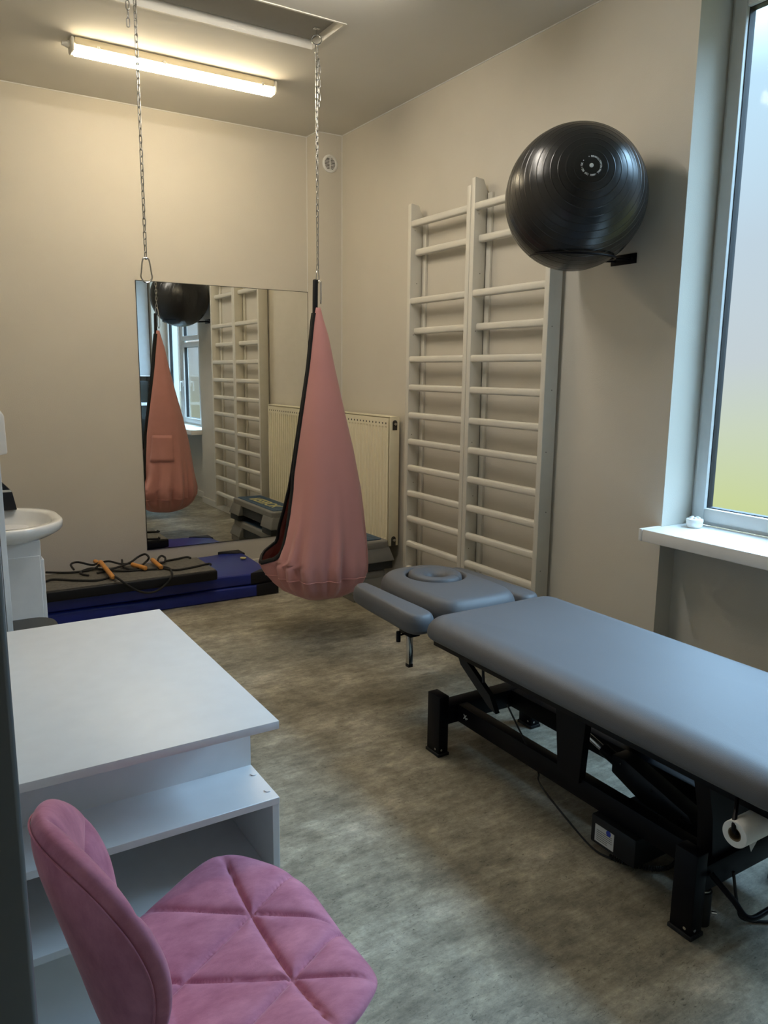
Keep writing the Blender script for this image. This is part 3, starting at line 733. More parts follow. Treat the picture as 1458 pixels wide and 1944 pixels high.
# outline anti-clockwise seen from above
poly = [(p.x, p.y) for p in smooth_path([(x, y, 0) for x, y in prh], 6, closed=True)]
area = sum(poly[i - 1][0] * poly[i][1] - poly[i][0] * poly[i - 1][1] for i in range(len(poly)))
if area < 0: poly = poly[::-1]
hole = [(hx + .137 * math.cos(2 * PI * i / 48), hy + .145 * math.sin(2 * PI * i / 48)) for i in range(48)]
z0, z1 = .515, .614
def ringv(pl, z): return [b.verts.new((x, y, z)) for x, y in pl]
def band(A, B):
    n = len(A)
    for i in range(n): j = (i + 1) % n; b.faces.new((A[i], A[j], B[j], B[i]))
r_out = []
for i in range(8):
    a = PI / 2 * i / 7; r_out.append(ringv([tuple(p) for p in offset_poly(poly, .055 * (1 - math.cos(a)) + 1e-5)], z1 - .07 + .07 * math.sin(a)))
low = ringv(poly, z0); band(low, r_out[0])
for A, B in zip(r_out, r_out[1:]): band(A, B)
r_in = []
for i in range(6):
    a = PI / 2 * i / 5; k = .018 * (1 - math.sin(a))
    r_in.append(ringv([(hx + (x - hx) * (1 + k / .137), hy + (y - hy) * (1 + k / .145)) for x, y in hole], z1 + .010 - .018 * (1 - math.cos(a))))
for A, B in zip(r_in, r_in[1:]): band(A, B)
lowi = ringv(hole, z0); band(r_in[-1], lowi)
def annulus(A, B):
    es = []
    for L_ in (A, B):
        for i in range(len(L_)):
            e = b.edges.get((L_[i], L_[(i + 1) % len(L_)])) or b.edges.new((L_[i], L_[(i + 1) % len(L_)])); es.append(e)
    bmesh.ops.triangle_fill(b, use_beauty=True, use_dissolve=False, edges=es)
annulus(r_out[-1], r_in[0]); annulus(low, lowi)
hs = obj('head_cushion', b, 'vinylt', tt, sharp=50)
b = bm_new()
n1, n2 = 72, 16; R1 = []
for i in range(n1 + 1):
    a = math.radians(-62) + (2 * PI - .02) * i / n1; rg1 = []
    for k in range(n2):
        c = 2 * PI * k / n2; rad_ = .083 + .046 * math.cos(c); zz_ = .028 * math.sin(c)
        if math.sin(c) > 0: zz_ += .012 * math.cos(c)
        rg1.append(b.verts.new((hx + rad_ * math.cos(a) * .98, hy + rad_ * 1.06 * math.sin(a), .604 + zz_)))
    R1.append(rg1)
for A, B in zip(R1, R1[1:]):
    for k in range(n2): j = (k + 1) % n2; b.faces.new((A[k], A[j], B[j], B[k]))
b.faces.new(R1[0][::-1]); b.faces.new(R1[-1]); label(obj('face_ring', b, 'vinylt', hs, sharp=50), 'round face cushion with a central hole')
b = bm_new(); box(b, hx - .06, hx + .06, hy - .05, hy + .05, .50, .512); label(obj('ring_base', b, 'rubber', hs), 'black base under the face hole')
# arm pads, slightly lower
def armpad(px):
    P = [(p.x, p.y) for p in smooth_path([(x, y, 0) for x, y in px], 5, closed=True)]
    ar = sum(P[i - 1][0] * P[i][1] - P[i][0] * P[i - 1][1] for i in range(len(P)))
    if ar < 0: P = P[::-1]
    b = bm_new(); pillow(b, P, .485, .572, .046, .02, 8, rh=.026); return obj('arm_pad', b, 'vinylt', tt, sharp=60)
armpad([(-1.155, -2.535), (-1.228, -2.545), (-1.252, -2.68), (-1.262, -2.90), (-1.268, -3.06), (-1.235, -3.115), (-1.165, -3.115), (-1.135, -3.05), (-1.138, -2.80), (-1.14, -2.62)])
armpad([(-.645, -2.515), (-.572, -2.525), (-.548, -2.66), (-.540, -2.90), (-.535, -3.06), (-.57, -3.115), (-.64, -3.115), (-.668, -3.05), (-.665, -2.80), (-.66, -2.60)])
for x in (-1.212, -.58):
    b = bm_new(); box(b, x - .011, x + .011, -3.025, -3.0, .325, .49, .002); st = label(obj('support_bar', b, 'chrome', tt), 'bright steel bar')
    b = bm_new(); box(b, x - .012, x + .012, -3.026, -2.999, .310, .326, .003); obj('bar_tip', b, 'rubber', st)
    b = bm_new(); box(b, x - .022, x + .03, -3.05, -2.96, .455, .492, .004); cyl(b, (x - .02, -3.0, .46), (x - .05, -3.0, .455), .004, n=10); cyl(b, (x - .05, -3.0, .475), (x - .05, -3.0, .43), .010, n=12); obj('clamp', b, 'black', tt)
# frame under the cushion
b = bm_new()
for x in (-1.20, -.66): box(b, x - .02, x + .02, -4.72, -2.98 if False else -3.2, .47, .508, .003)
for y in (-3.24, -3.9, -4.68): box(b, -1.20, -.66, y - .02, y + .02, .472, .506, .003)
for x in (-1.0, -.80): box(b, x - .015, x + .015, -3.22, -2.6, .48, .512, .003)
obj('top_frame', b, 'black', tt)
# base
fx = (-1.226, -.668)
for (xa, ya, yb) in ((-1.226, -3.263, -3.178), (-.712, -3.263, -3.178), (-1.23, -4.488, -4.415), (-.715, -4.488, -4.415)):
    b = bm_new(); box(b, xa, xa + .048, ya, yb, .012, .262, .003); lg = obj('leg', b, 'black', tt)
    b = bm_new(); box(b, xa - .004, xa + .052, ya - .004, yb + .004, .0, .013, .002); fo = obj('foot_plate', b, 'rubber', lg)
    b = bm_new(); cyl(b, (xa + .0, ya + .02, .03), (xa - .004, ya + .02, .03), .005, n=10); cyl(b, (xa + .012, ya, .03), (xa + .012, ya - .003, .03), .005, n=10); label(obj('bolt', b, 'chrome', lg), 'steel bolt')
b = bm_new(); box(b, -1.20, -.69, -3.262, -3.185, .135, .215, .003); obj('cross_beam', b, 'black', tt)
b = bm_new(); box(b, -1.20, -.69, -4.485, -4.42, .135, .215, .003); obj('cross_beam', b, 'black', tt)
for x in (-1.105, -.815):
    b = bm_new(); box(b, x - .025, x + .025, -4.44, -3.24, .137, .213, .003); bm_ = obj('base_beam', b, 'black', tt)
me = text_mesh('X-', .026, .001)
# lift arms
for x in (-1.145, -.775):
    b = bm_new(); prism(b, [(x, -3.83, .49), (x, -3.98, .49), (x, -3.96, .20), (x, -3.86, .20)], (.03, 0, 0)); obj('lift_arm', b, 'black', tt)
b = bm_new(); prism(b, [(-1.19, -4.47, .49), (-.90, -4.47, .49), (-.93, -4.47, .34), (-.95, -4.47, .15), (-1.13, -4.47, .15), (-1.15, -4.47, .34)], (0, .05, 0)); obj('end_column', b, 'black', tt)
for v in me.vertices: v.co = V((-1.1307 - v.co.z, -3.315 - v.co.x, .175 + v.co.y))
me.materials.append(M['lab']); o = bpy.data.objects.new('maker_mark', me); COL.objects.link(o); o.parent = bm_; label(o, 'tiny grey printed mark')
# actuator
b = bm_new(); cyl(b, (-.985, -3.80, .30), (-.985, -4.0, .245), .012, n=16); label(obj('piston_rod', b, 'chrome', tt), 'steel piston rod')
b = bm_new(); cyl(b, (-.985, -3.92, .268), (-.985, -4.02, .242), .022, n=18)
P = [(-3.99, .29), (-4.04, .292), (-4.30, .222), (-4.33, .19), (-4.28, .165), (-4.12, .175), (-3.99, .225)]
prism(b, [(-1.02, y, z) for y, z in P], (.07, 0, 0)); bmesh.ops.bevel(b, geom=[e for e in b.edges if e.calc_length() > .04], offset=.004, segments=2, profile=.5, affect='EDGES'); ac = obj('actuator', b, 'blackpl', tt)
b = bm_new()
for y, z in ((-4.03, .285), (-4.16, .25), (-4.28, .218)): cyl(b, (-1.021, y, z - .012), (-1.024, y, z - .012), .004, n=10)
label(obj('screw', b, 'chrome', ac), 'steel screws')
b = bm_new(); box(b, -1.03, -.94, -4.42, -4.27, .14, .20, .004); obj('actuator_mount', b, 'black', tt)
# control box with a label
b = bm_new(); box(b, -1.155, -.93, -4.22, -4.035, .035, .135, .006, 2); cb = obj('control_box', b, 'blackpl', tt)
b = bm_new(); box(b, -1.1562, -1.155, -4.135, -4.055, .048, .108, .0); lb = label(obj('rating_label', b, 'lab', cb), 'pale grey rating label')
b = bm_new(); cyl(b, (-1.1562, -4.112, .100), (-1.1566, -4.112, .100), .010, n=16)
for k in range(5): pass
label(obj('label_mark', b, 'labblue', cb), 'blue mark on the label')
b = bm_new()
for k in range(6): box(b, -1.1566, -1.1562, -4.128 + (.02 if k < 2 else 0), -4.062, .055 + k * .007, .0565 + k * .007)
label(obj('lettering', b, 'dusk', cb), 'small dark print lines')
# release lever under the head end
b = bm_new(); prism(b, [(-1.215, -3.36, .475), (-1.215, -3.39, .485), (-1.215, -3.56, .385), (-1.215, -3.60, .325), (-1.215, -3.56, .335), (-1.215, -3.38, .445)], (.02, 0, 0)); obj('gas_strut', b, 'blackpl', tt)
b = bm_new(); tube(b, smooth_path([(-1.20, -3.43, .455), (-1.20, -3.45, .48), (-1.205, -3.50, .485), (-1.215, -3.52, .45), (-1.22, -3.53, .425)]), .006, 8); obj('release_lever', b, 'blackpl', tt)
# lifting foot lever loop at the near end and jack foot
b = bm_new(); tube(b, smooth_path([(-1.165, -4.49, .19), (-1.16, -4.56, .15), (-1.145, -4.60, .115), (-1.05, -4.605, .11), (-.80, -4.605, .11), (-.70, -4.60, .115), (-.685, -4.56, .15), (-.68, -4.49, .19)], 6), .0085, 10); obj('foot_lever', b, 'black', tt)
for x in (-1.135, -.76):
    b = bm_new(); cyl(b, (x, -4.452, .14), (x, -4.452, .10), .012, n=14); cyl(b, (x, -4.452, .105), (x, -4.452, .0), .024, n=18); jf = obj('jack_foot', b, 'rubber', tt)
    b = bm_new(); cyl(b, (x, -4.452, .107), (x, -4.452, .112), .020, n=16); cyl(b, (x + .02, -4.47, .035), (x + .03, -4.48, .035), .005, n=8); label(obj('steel_collar', b, 'chrome', jf), 'steel collar')
# roll holder rods
for x in (-1.275, -.56):
    b = bm_new(); tube(b, smooth_path([(x + .05, -4.58, .50), (x + .035, -4.59, .48), (x - .008, -4.615, .45), (x - .012, -4.62, .435), (x + .006, -4.62, .424)]), .006, 8); obj('roll_hanger', b, 'black', tt)
b = bm_new(); cyl(b, (-1.27, -4.62, .425), (-.55, -4.62, .425), .006, n=10); obj('roll_rod', b, 'black', tt)
# paper roll
pr_ = thing('paper_roll', 'white paper roll hanging under the near end of the treatment table', 'paper roll', (-1.0, -4.62, .37))
b = bm_new(); Mx = Matrix.Translation((-1.285, -4.62, .425)) @ Matrix.Rotation(PI / 2, 4, 'Y')
lathe(b, [(.0185, 0), (.034, 0), (.035, .002), (.035, .65), (.034, .652), (.0185, .652), (.0185, 0)], Mx, 48)
obj('paper', b, 'paper', pr_)
b = bm_new(); lathe(b, [(.0175, .001), (.0184, .001), (.0184, .651), (.0175, .651), (.0155, .651), (.0155, .001), (.0175, .001)], Mx, 32); label(obj('card_core', b, 'card', pr_), 'brown cardboard core')
b = bm_new(); prism(b, [(-1.235, -4.61, .3905), (-1.05, -4.61, .3905), (-.80, -4.61, .3905), (-.8, -4.622, .375), (-1.0, -4.622, .372), (-1.18, -4.622, .377), (-1.205, -4.622, .350), (-1.215, -4.622, .372)], (0, .0012, 0)); obj('loose_end', b, 'paper', pr_)
# cables
b = bm_new(); tube(b, smooth_path([(-1.16, -3.60, .35), (-1.11, -3.72, .14), (-1.17, -3.80, .132), (-1.17, -3.93, .07), (-1.155, -4.05, .012), (-1.135, -4.12, .006)], 8), .0035, 8)
cbl = tag(obj('handset_cable', b, 'rubber'), 'black cable hanging from the middle of the treatment table to the floor', 'cable')
b = bm_new(); P = smooth_path([(-1.138, -4.108, .010), (-1.115, -4.16, .010), (-1.07, -4.22, .010), (-1.02, -4.245, .010), (-.98, -4.24, .012)], 60)
cp = []
for i, p in enumerate(P[::1]): a = i * .85; cp.append(p + V((.0065 * math.cos(a), .004 * math.cos(a), .0065 * math.sin(a))))
tube(b, cp, .0026, 6); tag(obj('coiled_cable', b, 'rubber'), 'black coiled cable curving over the floor under the treatment table', 'cable')
b = bm_new(); tube(b, smooth_path([(-1.075, -4.50, .17), (-1.06, -4.515, .06), (-1.03, -4.52, .012), (-.96, -4.565, .006), (-.86, -4.60, .006), (-.62, -4.55, .006), (-.3, -4.3, .006), (.08, -4.2, .006)], 10), .0045, 8)
tag(obj('power_cable', b, 'rubber'), 'black power cable running over the floor from the near legs of the treatment table', 'cable')

# ---------------------------------------------------------------- desk
dk = thing('desk', 'white laminate desk with an open shelf unit below the top', 'desk', (-2.62, -3.6, 0))
xr, yf, yb_ = -2.302, -4.089, -3.084
b = bm_new(); box(b, XL + .016, xr, yf, yb_, .742, .762, .0012, 2); obj('desk_top', b, 'white', dk)
b = bm_new(); box(b, XL + .016, xr - .001, -3.905, -3.887, .564, .742); obj('upper_panel', b, 'white', dk)
b = bm_new(); box(b, XL + .016, xr, yf + .004, -3.72, .546, .564, .001, 1); sh = obj('upper_shelf', b, 'white', dk)
b = bm_new()
for y in (-4.045, -3.955): cyl(b, (xr - .014 - (.0 if y > -4 else 0), y, .564), (xr - .014, y, .5665), .0075, n=14)
obj('screw_cap', b, 'white', sh)
b = bm_new(); box(b, xr - .018, xr - .0005, yf + .006, -3.72, .0, .546, .0008, 1); obj('side_panel', b, 'white', dk)
b = bm_new(); box(b, xr - .018, xr - .0005, -3.18, -3.10, .0, .742, .0008, 1); obj('leg_panel', b, 'white', dk)
b = bm_new(); box(b, XL + .016, xr - .018, -3.738, -3.722, .0, .546); obj('back_panel', b, 'white', dk)
b = bm_new(); box(b, XL + .016, xr - .018, yf + .008, -3.738, .342, .360, .0008, 1); obj('middle_shelf', b, 'white', dk)
b = bm_new(); box(b, XL + .02, xr - .020, yf + .10, yf + .118, .306, .338, .0008, 1); obj('rail', b, 'white', dk)
b = bm_new(); box(b, XL + .02, xr - .020, yf + .10, yf + .118, .062, .303, .0008, 1); obj('drawer_front', b, 'white', dk)
b = bm_new(); box(b, XL + .016, xr - .018, yf + .012, -3.738, .042, .060); obj('bottom_shelf', b, 'white', dk)

# ---------------------------------------------------------------- pink chair
def sheet(bm, outline, center, surf, T, groove, nr=60, na=200, edge_pow=5.0, back_groove=False):
    """closed padded shell over a star-shaped outline; surf(a,b)->(point, normal)"""
    ol = outline; n = len(ol)
    cum = [math.atan2(p[1] - center[1], p[0] - center[0]) for p in ol]
    def rad_at(th):
        best = None
        for i in range(n):
            a0, a1 = cum[i], cum[(i + 1) % n]; d = (a1 - a0 + PI) % (2 * PI) - PI; e = (th - a0 + PI) % (2 * PI) - PI
            if d > 0 and -1e-9 <= e <= d + 1e-9 or (d < 0 and d - 1e-9 <= e <= 1e-9):
                p0, p1 = V(ol[i]) - V(center), V(ol[(i + 1) % n]) - V(center); dr = V((math.cos(th), math.sin(th)))
                den = dr.x * (p1 - p0).y - dr.y * (p1 - p0).x
                if abs(den) > 1e-12: return (p0.x * (p1 - p0).y - p0.y * (p1 - p0).x) / den
        return 0.1
    R = [rad_at(-PI + 2 * PI * (k + .5) / na) for k in range(na)]
    front, back = [], []
    for i in range(nr + 1):
        q = math.sin(PI / 2 * i / nr); A, B = [], []
        for k in range(na):
            th = -PI + 2 * PI * (k + .5) / na; a = center[0] + R[k] * q * math.cos(th); c = center[1] + R[k] * q * math.sin(th)
            p, nn = surf(a, c); h = T * (max(0, 1 - q ** edge_pow)) ** .5
            g = groove(a, c) * (1 - q ** 14)
            A.append(p + nn * (h * .5 - g)); B.append(p - nn * h * .5)
        front.append(A); back.append(B)
    fv = [[bm.verts.new(p) for p in row] for row in front]; bv = [[bm.verts.new(p) for p in row] for row in back[:-1]] + [fv[-1]]
    for G in (fv, bv):
        for A, B in zip(G[1:], G[2:]):
            for k in range(na): j = (k + 1) % na; bm.faces.new((A[k], A[j], B[j], B[k]))
        cvert = G[0][0]
        for k in range(na): j = (k + 1) % na; bm.faces.new((cvert, G[1][k], G[1][j]))
    used = set(v for f in bm.faces for v in f.verts)
    for v in [v for v in bm.verts if v not in used]: bm.verts.remove(v)
def seg_d(p, a, c):
    p, a, c = V(p), V(a), V(c); d = c - a; t = max(0, min(1, (p - a).dot(d) / d.dot(d))); return (p - a - d * t).length
chx, chy = -2.492, -4.4435
chair = thing('desk_chair', 'pink velvet shell chair with quilted seams in front of the desk', 'chair', (chx, chy, 0))
half = [(.172, 0), (.172, .07), (.165, .135), (.135, .185), (.09, .228), (.04, .262), (-.01, .272), (-.07, .255), (-.13, .228), (-.19, .20), (-.25, .17), (-.285, .11), (-.29, 0)]
ol = half + [(u, -v) for u, v in half[-2:0:-1]]
ol = [(p.x, p.y) for p in smooth_path([(u, v, 0) for u, v in ol], 6, closed=True)]
def seat_surf(u, v):
    z = .462 + .055 * (abs(v) / .27) ** 2.4 - max(0, u - .10) ** 2 * 5 * (1 if True else 0) + max(0, -u - .20) * .35
    return V((chx + u, chy + v, z)), V((0, 0, 1))
sl = [((.01, -.4), (.01, .4))]
for c_ in (.0985, -.0985):
    for s in (.58, -.58): sl.append(((.01 - .4, c_ - .4 * s), (.01 + .25, c_ + .25 * s)))
def seat_groove(u, v):
    d = min(seg_d((u, v), a, c) for a, c in sl)
    return .012 * math.exp(-(d / .0045)) + .007 * math.exp(-(d / .024) ** 1.2) - .005
b = bm_new(); sheet(b, ol, (-.02, 0), seat_surf, .062, seat_groove, 84, 260, 5.5); obj('seat', b, 'velvet', chair, sharp=180)
# back rest
half = [(0, .888), (.05, .883), (.10, .863), (.14, .822), (.163, .77), (.172, .72), (.172, .67), (.160, .61), (.138, .55), (.112, .50), (.08, .45), (.04, .425), (0, .42)]
ol = half + [(-v, z) for v, z in half[-2:0:-1]]
ol = [(p.x, p.y) for p in smooth_path([(v, z, 0) for v, z in ol], 6, closed=True)]
yc = -4.462
def xc_(z):
    P = [(.40, -2.742), (.50, -2.762), (.60, -2.785), (.70, -2.810), (.80, -2.836), (.92, -2.862)]
    for (a, p), (c, q) in zip(P, P[1:]):
        if z <= c: return p + (q - p) * (z - a) / (c - a)
    return P[-1][1]
def back_p(v, z):
    k = 2.3 * max(.25, min(1, (.93 - z) / .25)); return V((xc_(z) + 2.7 * v * v - .05 * v - .012, yc + v, z))
def back_surf(v, z):
    e = .002; p = back_p(v, z); n = (back_p(v + e, z) - back_p(v - e, z)).cross(back_p(v, z + e) - back_p(v, z - e)).normalized()
    if n.x < 0: n = -n
    return p, n
bl = [((0, .69), (0, .92)), ((0, .69), (.19, .80)), ((0, .69), (-.19, .80)), ((0, .69), (.16, .50)), ((0, .69), (-.16, .50))]
def back_groove(v, z):
    d = min(seg_d((v, z), a, c) for a, c in bl)
    return .010 * math.exp(-(d / .0045)) + .009 * math.exp(-(d / .026) ** 1.2) - .006
b = bm_new(); sheet(b, ol, (0, .68), back_surf, .058, back_groove, 70, 220, 5.5); obj('backrest', b, 'velvet', chair, sharp=180)
# piping seam along the rim of the outer back
b = bm_new(); P = []
for (v, z) in ol[::2]:
    q = .93; p, nn = back_surf(v * q, .68 + (z - .68) * q); P.append(p - nn * .0195)
tube(b, P, .0018, 6, closed=True); obj('rear_seam', b, 'velvet', chair)
b = bm_new(); box(b, chx - .20, chx + .10, chy - .10, chy + .10, .405, .425, .004); tube(b, smooth_path([(chx - .15, chy, .415), (chx - .25, chy, .42), (chx - .285, chy - .01, .48), (chx - .31, chy - .015, .58)]), .012, 10, flat=(.02, .006)); obj('seat_frame', b, 'black', chair)
for sx, sy in ((1, 1), (1, -1), (-1, 1), (-1, -1)):
    b = bm_new(); tube(b, [(chx - .05 + sx * .07, chy + sy * .08, .412), (chx - .05 + sx * .14, chy + sy * .15, .20), (chx - .05 + sx * .20, chy + sy * .205, .0)], .012, 12, rr=[.014, .012, .009]); obj('leg', b, 'black', chair)

# ---------------------------------------------------------------- wash basin corner
bs = thing('wash_basin', 'white ceramic wash basin on a white cabinet at the left edge', 'wash basin', (-2.66, -1.6, 0))
byc = -1.60; zr_ = .86
def bas(k, z, dx=0.0):
    P = []
    for i in range(64):
        a = 2 * PI * i / 64; c, s = math.cos(a), math.sin(a)
        x = math.copysign(abs(c) ** .6, c); y = math.copysign(abs(s) ** .52, s)
        P.append(V((-2.655 + dx + x * .278 * k, byc + y * .335 * k * (1 - .34 * max(0, x) ** 2), z)))
    return P
b = bm_new()
secs = [(0.50, .765, -.07), (.74, .775, -.05), (.90, .790, -.02), (.97, .812, -.003), (.995, .825, 0), (1.0, .845, 0), (.99, .857, 0), (.965, zr_, 0), (.86, .858, 0), (.82, .848, 0), (.77, .81, 0), (.64, .782, -.005), (.30, .770, -.02)]
rings = [[b.verts.new(p) for p in bas(k, z, dx)] for k, z, dx in secs]
for v in [v for r in rings for v in r]:
    if v.co.x < XL + .004: v.co.x = XL + .004
for A, B in zip(rings, rings[1:]):
    for i in range(64): j = (i + 1) % 64; b.faces.new((A[i], A[j], B[j], B[i]))
b.faces.new(rings[0][::-1]); b.faces.new(rings[-1]); bowl = obj('basin', b, 'ceramic', bs, sharp=60)
b = bm_new(); tube(b, smooth_path([(-2.88, byc, .86), (-2.88, byc, .95), (-2.86, byc, .985), (-2.80, byc, .985), (-2.775, byc, .965)]), .013, 12); cyl(b, (-2.88, byc, .96), (-2.88, byc, 1.01), .018, n=16); label(obj('tap', b, 'chrome', bs), 'steel tap')
b = bm_new(); box(b, XL + .018, -2.515, -1.865, -1.335, .0, .72, .002, 1); box(b, XL + .03, -2.51, -1.86, -1.34, .70, .79, .002, 1); cab = obj('cabinet', b, 'white', bs)
b = bm_new(); box(b, -2.515, -2.499, -1.86, -1.603, .05, .70, .002, 1); d1 = obj('cabinet_door', b, 'white', bs)
b = bm_new(); box(b, -2.515, -2.499, -1.597, -1.34, .05, .70, .002, 1); d2 = obj('cabinet_door', b, 'white', bs)
for dd, y in ((d1, -1.64), (d2, -1.56)):
    b = bm_new(); cyl(b, (-2.499, y, .55), (-2.483, y, .55), .010, n=14); obj('knob', b, 'chrome', dd)
bx_ = thing('soap_box', 'black box with a silver band standing on the basin rim', 'dispenser', (-2.70, -1.33, .857))
b = bm_new(); prism(b, [(-2.86, -1.37, .8605), (-2.545, -1.37, .8605), (-2.562, -1.37, .955), (-2.60, -1.37, 1.0), (-2.66, -1.37, 1.015), (-2.86, -1.37, 1.015)], (0, .075, 0)); bmesh.ops.bevel(b, geom=list(b.edges), offset=.004, segments=2, profile=.5, affect='EDGES'); obj('box_body', b, 'blackpl', bx_)
b = bm_new(); prism(b, [(-2.86, -1.3725, .955), (-2.563, -1.3725, .955), (-2.572, -1.3725, .967), (-2.86, -1.3725, .967)], (0, .080, 0)); label(obj('band', b, 'chrome', bx_), 'silver band')
dp = thing('towel_dispenser', 'white wall dispenser above the basin at the left edge', 'dispenser', (XL, -1.42, 1.16))
b = bm_new(); prism(b, [(XL + .001, -1.53, 1.145), (-2.70, -1.53, 1.145), (-2.585, -1.53, 1.165), (-2.588, -1.53, 1.35), (-2.61, -1.53, 1.385), (-2.66, -1.53, 1.40), (XL + .001, -1.53, 1.40)], (0, .26, 0)); bmesh.ops.bevel(b, geom=list(b.edges), offset=.008, segments=3, profile=.5, affect='EDGES'); obj('dispenser_body', b, 'white', dp)
b = bm_new(); box(b, -2.80, -2.66, -1.50, -1.30, 1.141, 1.146); label(obj('outlet_slot', b, 'dusk', dp), 'dark outlet slot')
wd = thing('tall_cabinet', 'narrow tall white cabinet behind the desk at the left edge', 'cabinet', (-2.84, -2.78, 0))
b = bm_new(); box(b, XL + .016, -2.768, -2.955, -2.62, 0, 1.9, .001, 1); obj('cabinet_body', b, 'white', wd)
b = bm_new(); box(b, -2.766, -2.749, -2.955, -2.62, .02, 1.9, .001, 1); dr = obj('cabinet_door', b, 'white', wd)
b = bm_new(); box(b, -2.749, -2.735, -2.66, -2.65, .95, 1.10, .002); label(obj('door_handle', b, 'chrome', dr), 'steel handle')
stl = thing('stool', 'dark grey padded stool behind the desk, beside the basin cabinet', 'stool', (-2.70, -2.27, 0))
b = bm_new(); pillow(b, rrect(-2.905, -2.505, -2.56, -2.09, .09, 8), .445, .500, .02, .015); obj('seat', b, 'seatdk', stl)
for x, y in ((-2.87, -2.52), (-2.55, -2.52), (-2.87, -2.13), (-2.55, -2.13)):
    b = bm_new(); cyl(b, (x, y, 0), (x, y, .45), .011, n=12); obj('leg', b, 'black', stl)

# ---------------------------------------------------------------- little jar on the sill
jar = thing('jar', 'small white lidded jar in the corner of the window sill', 'jar', (.115, -3.415, .874))
T_ = Matrix.Translation((.115, -3.415, .8742))
b = bm_new(); lathe(b, [(0, 0), (.030, 0), (.036, .006), (.038, .018), (.037, .028), (0, .028)], T_, 32); obj('jar_body', b, 'ceramic', jar)
b = bm_new(); lathe(b, [(.0385, .0285), (.0395, .033), (.037, .040), (.020, .044), (0, .045)], T_, 32)
for a in range(5): cyl(b, (.115 + .018 * math.cos(a * 1.26), -3.415 + .018 * math.sin(a * 1.26), .9165), (.115 + .018 * math.cos(a * 1.26), -3.415 + .018 * math.sin(a * 1.26), .924), .009, .006, n=10)
obj('lid', b, 'ceramic', jar)

# ---------------------------------------------------------------- kitchen units on the front wall (seen in the mirror)
ky = -5.37
ku = thing('wall_cabinet', 'pale grey wall cabinet seen in the mirror, top left', 'cabinet', (-.6, ky - .17, 1.5))
b = bm_new(); box(b, -1.3, -0.016, YF + .001, ky - .02, 1.50, 2.98, .001, 1); obj('cabinet_body', b, 'kit', ku)
b = bm_new(); box(b, -1.3, -0.016, YF + .001, ky + .006, 1.482, 1.50); label(obj('bottom_board', b, 'white', ku), 'white bottom board')
for x0, x1 in ((-1.3, -.882), (-.878, -.452), (-.448, -.02)):
    xm = x1 - .002; b = bm_new(); box(b, x0 + .002, xm, ky - .019, ky, 1.502, 2.975, .002, 1); d_ = obj('cabinet_door', b, 'kit', ku)
    b = bm_new(); box(b, x0 + .03, x0 + .042, ky, ky + .02, 1.53, 1.66, .004); label(obj('door_handle', b, 'kdark', d_), 'dark handle')
kb = thing('base_cabinet', 'dark base cabinet with a white worktop, seen in the mirror', 'cabinet', (-.6, ky - .17, 0))
b = bm_new(); box(b, -1.3, -0.016, YF + .001, ky - .02, .08, 1.08, .001, 1); obj('cabinet_body', b, 'kdark', kb)
b = bm_new(); box(b, -1.3, -0.016, YF + .001, ky + .01, 1.08, 1.12, .002, 1); label(obj('worktop', b, 'white', kb), 'white worktop')
b = bm_new(); box(b, -1.28, -0.03, YF + .001, ky - .06, .0, .08); obj('plinth', b, 'kdark', kb)
mw = thing('microwave_oven', 'black microwave oven on the worktop, seen in the mirror', 'microwave', (-.32, ky - .17, 1.12))
b = bm_new(); box(b, -.60, -0.05, YF + .03, ky - .03, 1.125, 1.42, .006, 2); obj('oven_body', b, 'kdark', mw)
b = bm_new(); box(b, -.59, -.20, ky - .03, ky - .018, 1.14, 1.41, .003, 1); label(obj('oven_door', b, 'blackpl', mw), 'black glass door')

# ---------------------------------------------------------------- world: soft bright sky, garden below
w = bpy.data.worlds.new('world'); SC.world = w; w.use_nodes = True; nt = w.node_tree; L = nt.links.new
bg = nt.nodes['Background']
tc = nt.nodes.new('ShaderNodeTexCoord'); sp = nt.nodes.new('ShaderNodeSeparateXYZ'); L(tc.outputs['Generated'], sp.inputs[0])
mr = nt.nodes.new('ShaderNodeMapRange'); mr.inputs['From Min'].default_value = -0.3; mr.inputs['From Max'].default_value = 0.5
n = nt.nodes.new('ShaderNodeTexNoise'); n.inputs['Scale'].default_value = 3.0; n.inputs['Detail'].default_value = 1
L(tc.outputs['Generated'], n.inputs['Vector'])
ad = nt.nodes.new('ShaderNodeMath'); ad.operation = 'MULTIPLY_ADD'; ad.inputs[1].default_value = 0.10; L(n.outputs['Fac'], ad.inputs[0]); L(sp.outputs['Z'], ad.inputs[2])
L(ad.outputs[0], mr.inputs['Value'])
rp = nt.nodes.new('ShaderNodeValToRGB'); e = rp.color_ramp.elements
stops = [(0.10, (0.50, 0.54, 0.22)), (0.24, (0.66, 0.70, 0.34)), (0.36, (0.66, 0.69, 0.52)), (0.46, (0.62, 0.65, 0.67)), (0.62, (0.60, 0.68, 0.76)), (0.80, (0.62, 0.83, 1.0)), (1.0, (0.48, 0.73, 1.0))]
e[0].position, e[0].color = stops[0][0], (*stops[0][1], 1); e[1].position, e[1].color = stops[-1][0], (*stops[-1][1], 1)
for p, c in stops[1:-1]: k = e.new(p); k.color = (*c, 1)
L(mr.outputs['Result'], rp.inputs['Fac']); L(rp.outputs['Color'], bg.inputs['Color'])
zn = nt.nodes.new('ShaderNodeMapRange'); zn.interpolation_type = 'SMOOTHSTEP'   # the sky is brightest high up
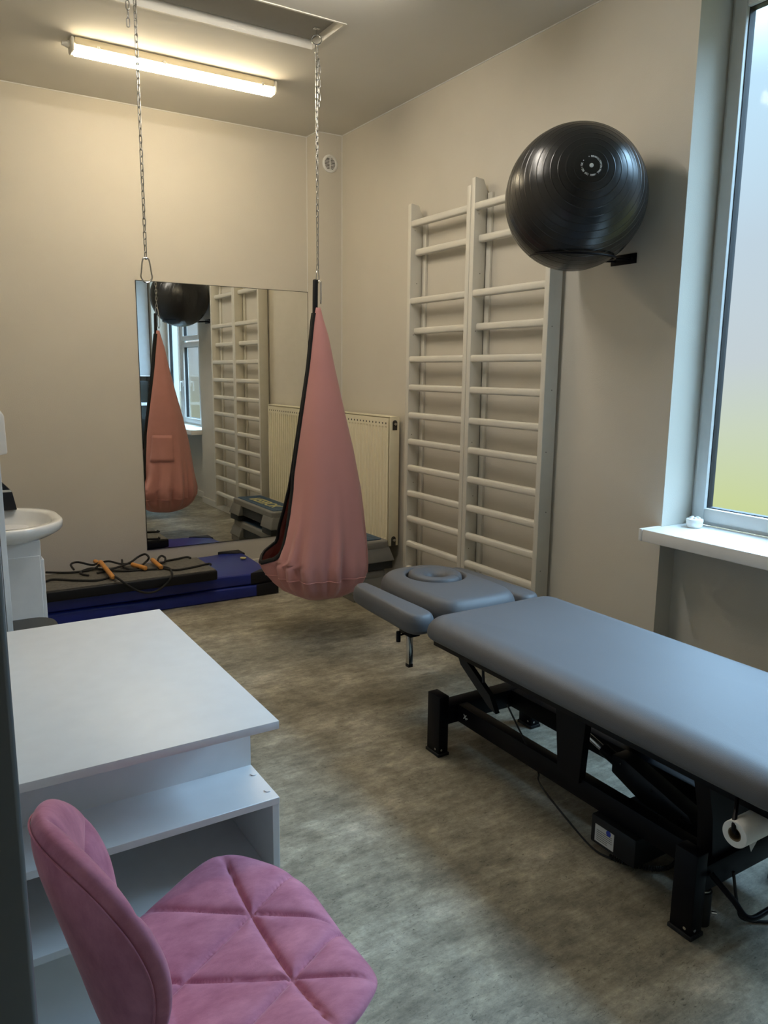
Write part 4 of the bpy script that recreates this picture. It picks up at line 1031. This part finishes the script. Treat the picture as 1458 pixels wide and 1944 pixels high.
zn.inputs['From Min'].default_value = 0.30; zn.inputs['From Max'].default_value = 0.85; zn.inputs['To Min'].default_value = 0.33; zn.inputs['To Max'].default_value = 13.0
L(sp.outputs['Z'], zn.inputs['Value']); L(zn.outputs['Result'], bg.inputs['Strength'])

def area(name, loc, rot, sx, sy, col, e, portal=False):
    l = bpy.data.lights.new(name, 'AREA'); l.shape = 'RECTANGLE'; l.size = sx; l.size_y = sy; l.color = col; l.energy = e
    if portal: l.cycles.is_portal = True
    o = bpy.data.objects.new(name, l); COL.objects.link(o); o.location = loc; o.rotation_euler = rot; return o
# daylight coming in through the window opening (set outside the glass)
area('window_portal', (0.34, (W0 + W1) / 2, (0.9 + zt) / 2), (0, PI / 2, 0), zt - .9, abs(W1 - W0), (1, 1, 1), 1, True)

# ---------------------------------------------------------------- camera
cam = bpy.data.cameras.new('camera'); co = bpy.data.objects.new('camera', cam); COL.objects.link(co); SC.camera = co
yaw, pit, rol, F = 0.5548181585643157, 0.17965058863411573, 0.01073933196967811, 1461.7479511536098
f = V((math.sin(yaw) * math.cos(pit), math.cos(yaw) * math.cos(pit), -math.sin(pit))); r = V((math.cos(yaw), -math.sin(yaw), 0)); u = r.cross(f)
r2 = r * math.cos(rol) + u * math.sin(rol); u2 = u * math.cos(rol) - r * math.sin(rol)
mw_ = Matrix(((r2.x, u2.x, -f.x, -2.99238), (r2.y, u2.y, -f.y, -5.66289), (r2.z, u2.z, -f.z, 1.575), (0, 0, 0, 1)))
co.matrix_world = mw_
cam.sensor_fit = 'VERTICAL'; cam.sensor_height = 24; cam.lens = F / 1944 * 24; cam.clip_start = 0.02
SC.view_settings.view_transform = 'Standard'; SC.view_settings.look = 'None'; SC.view_settings.gamma = 1; SC.view_settings.exposure = 1.65
SC.view_settings.use_curve_mapping = False
SC.cycles.max_bounces = 10; SC.cycles.diffuse_bounces = 5; SC.cycles.glossy_bounces = 5; SC.cycles.transparent_max_bounces = 12
SC.cycles.caustics_refractive = False; SC.cycles.sample_clamp_indirect = 6.0
SC.cycles.use_denoising = True
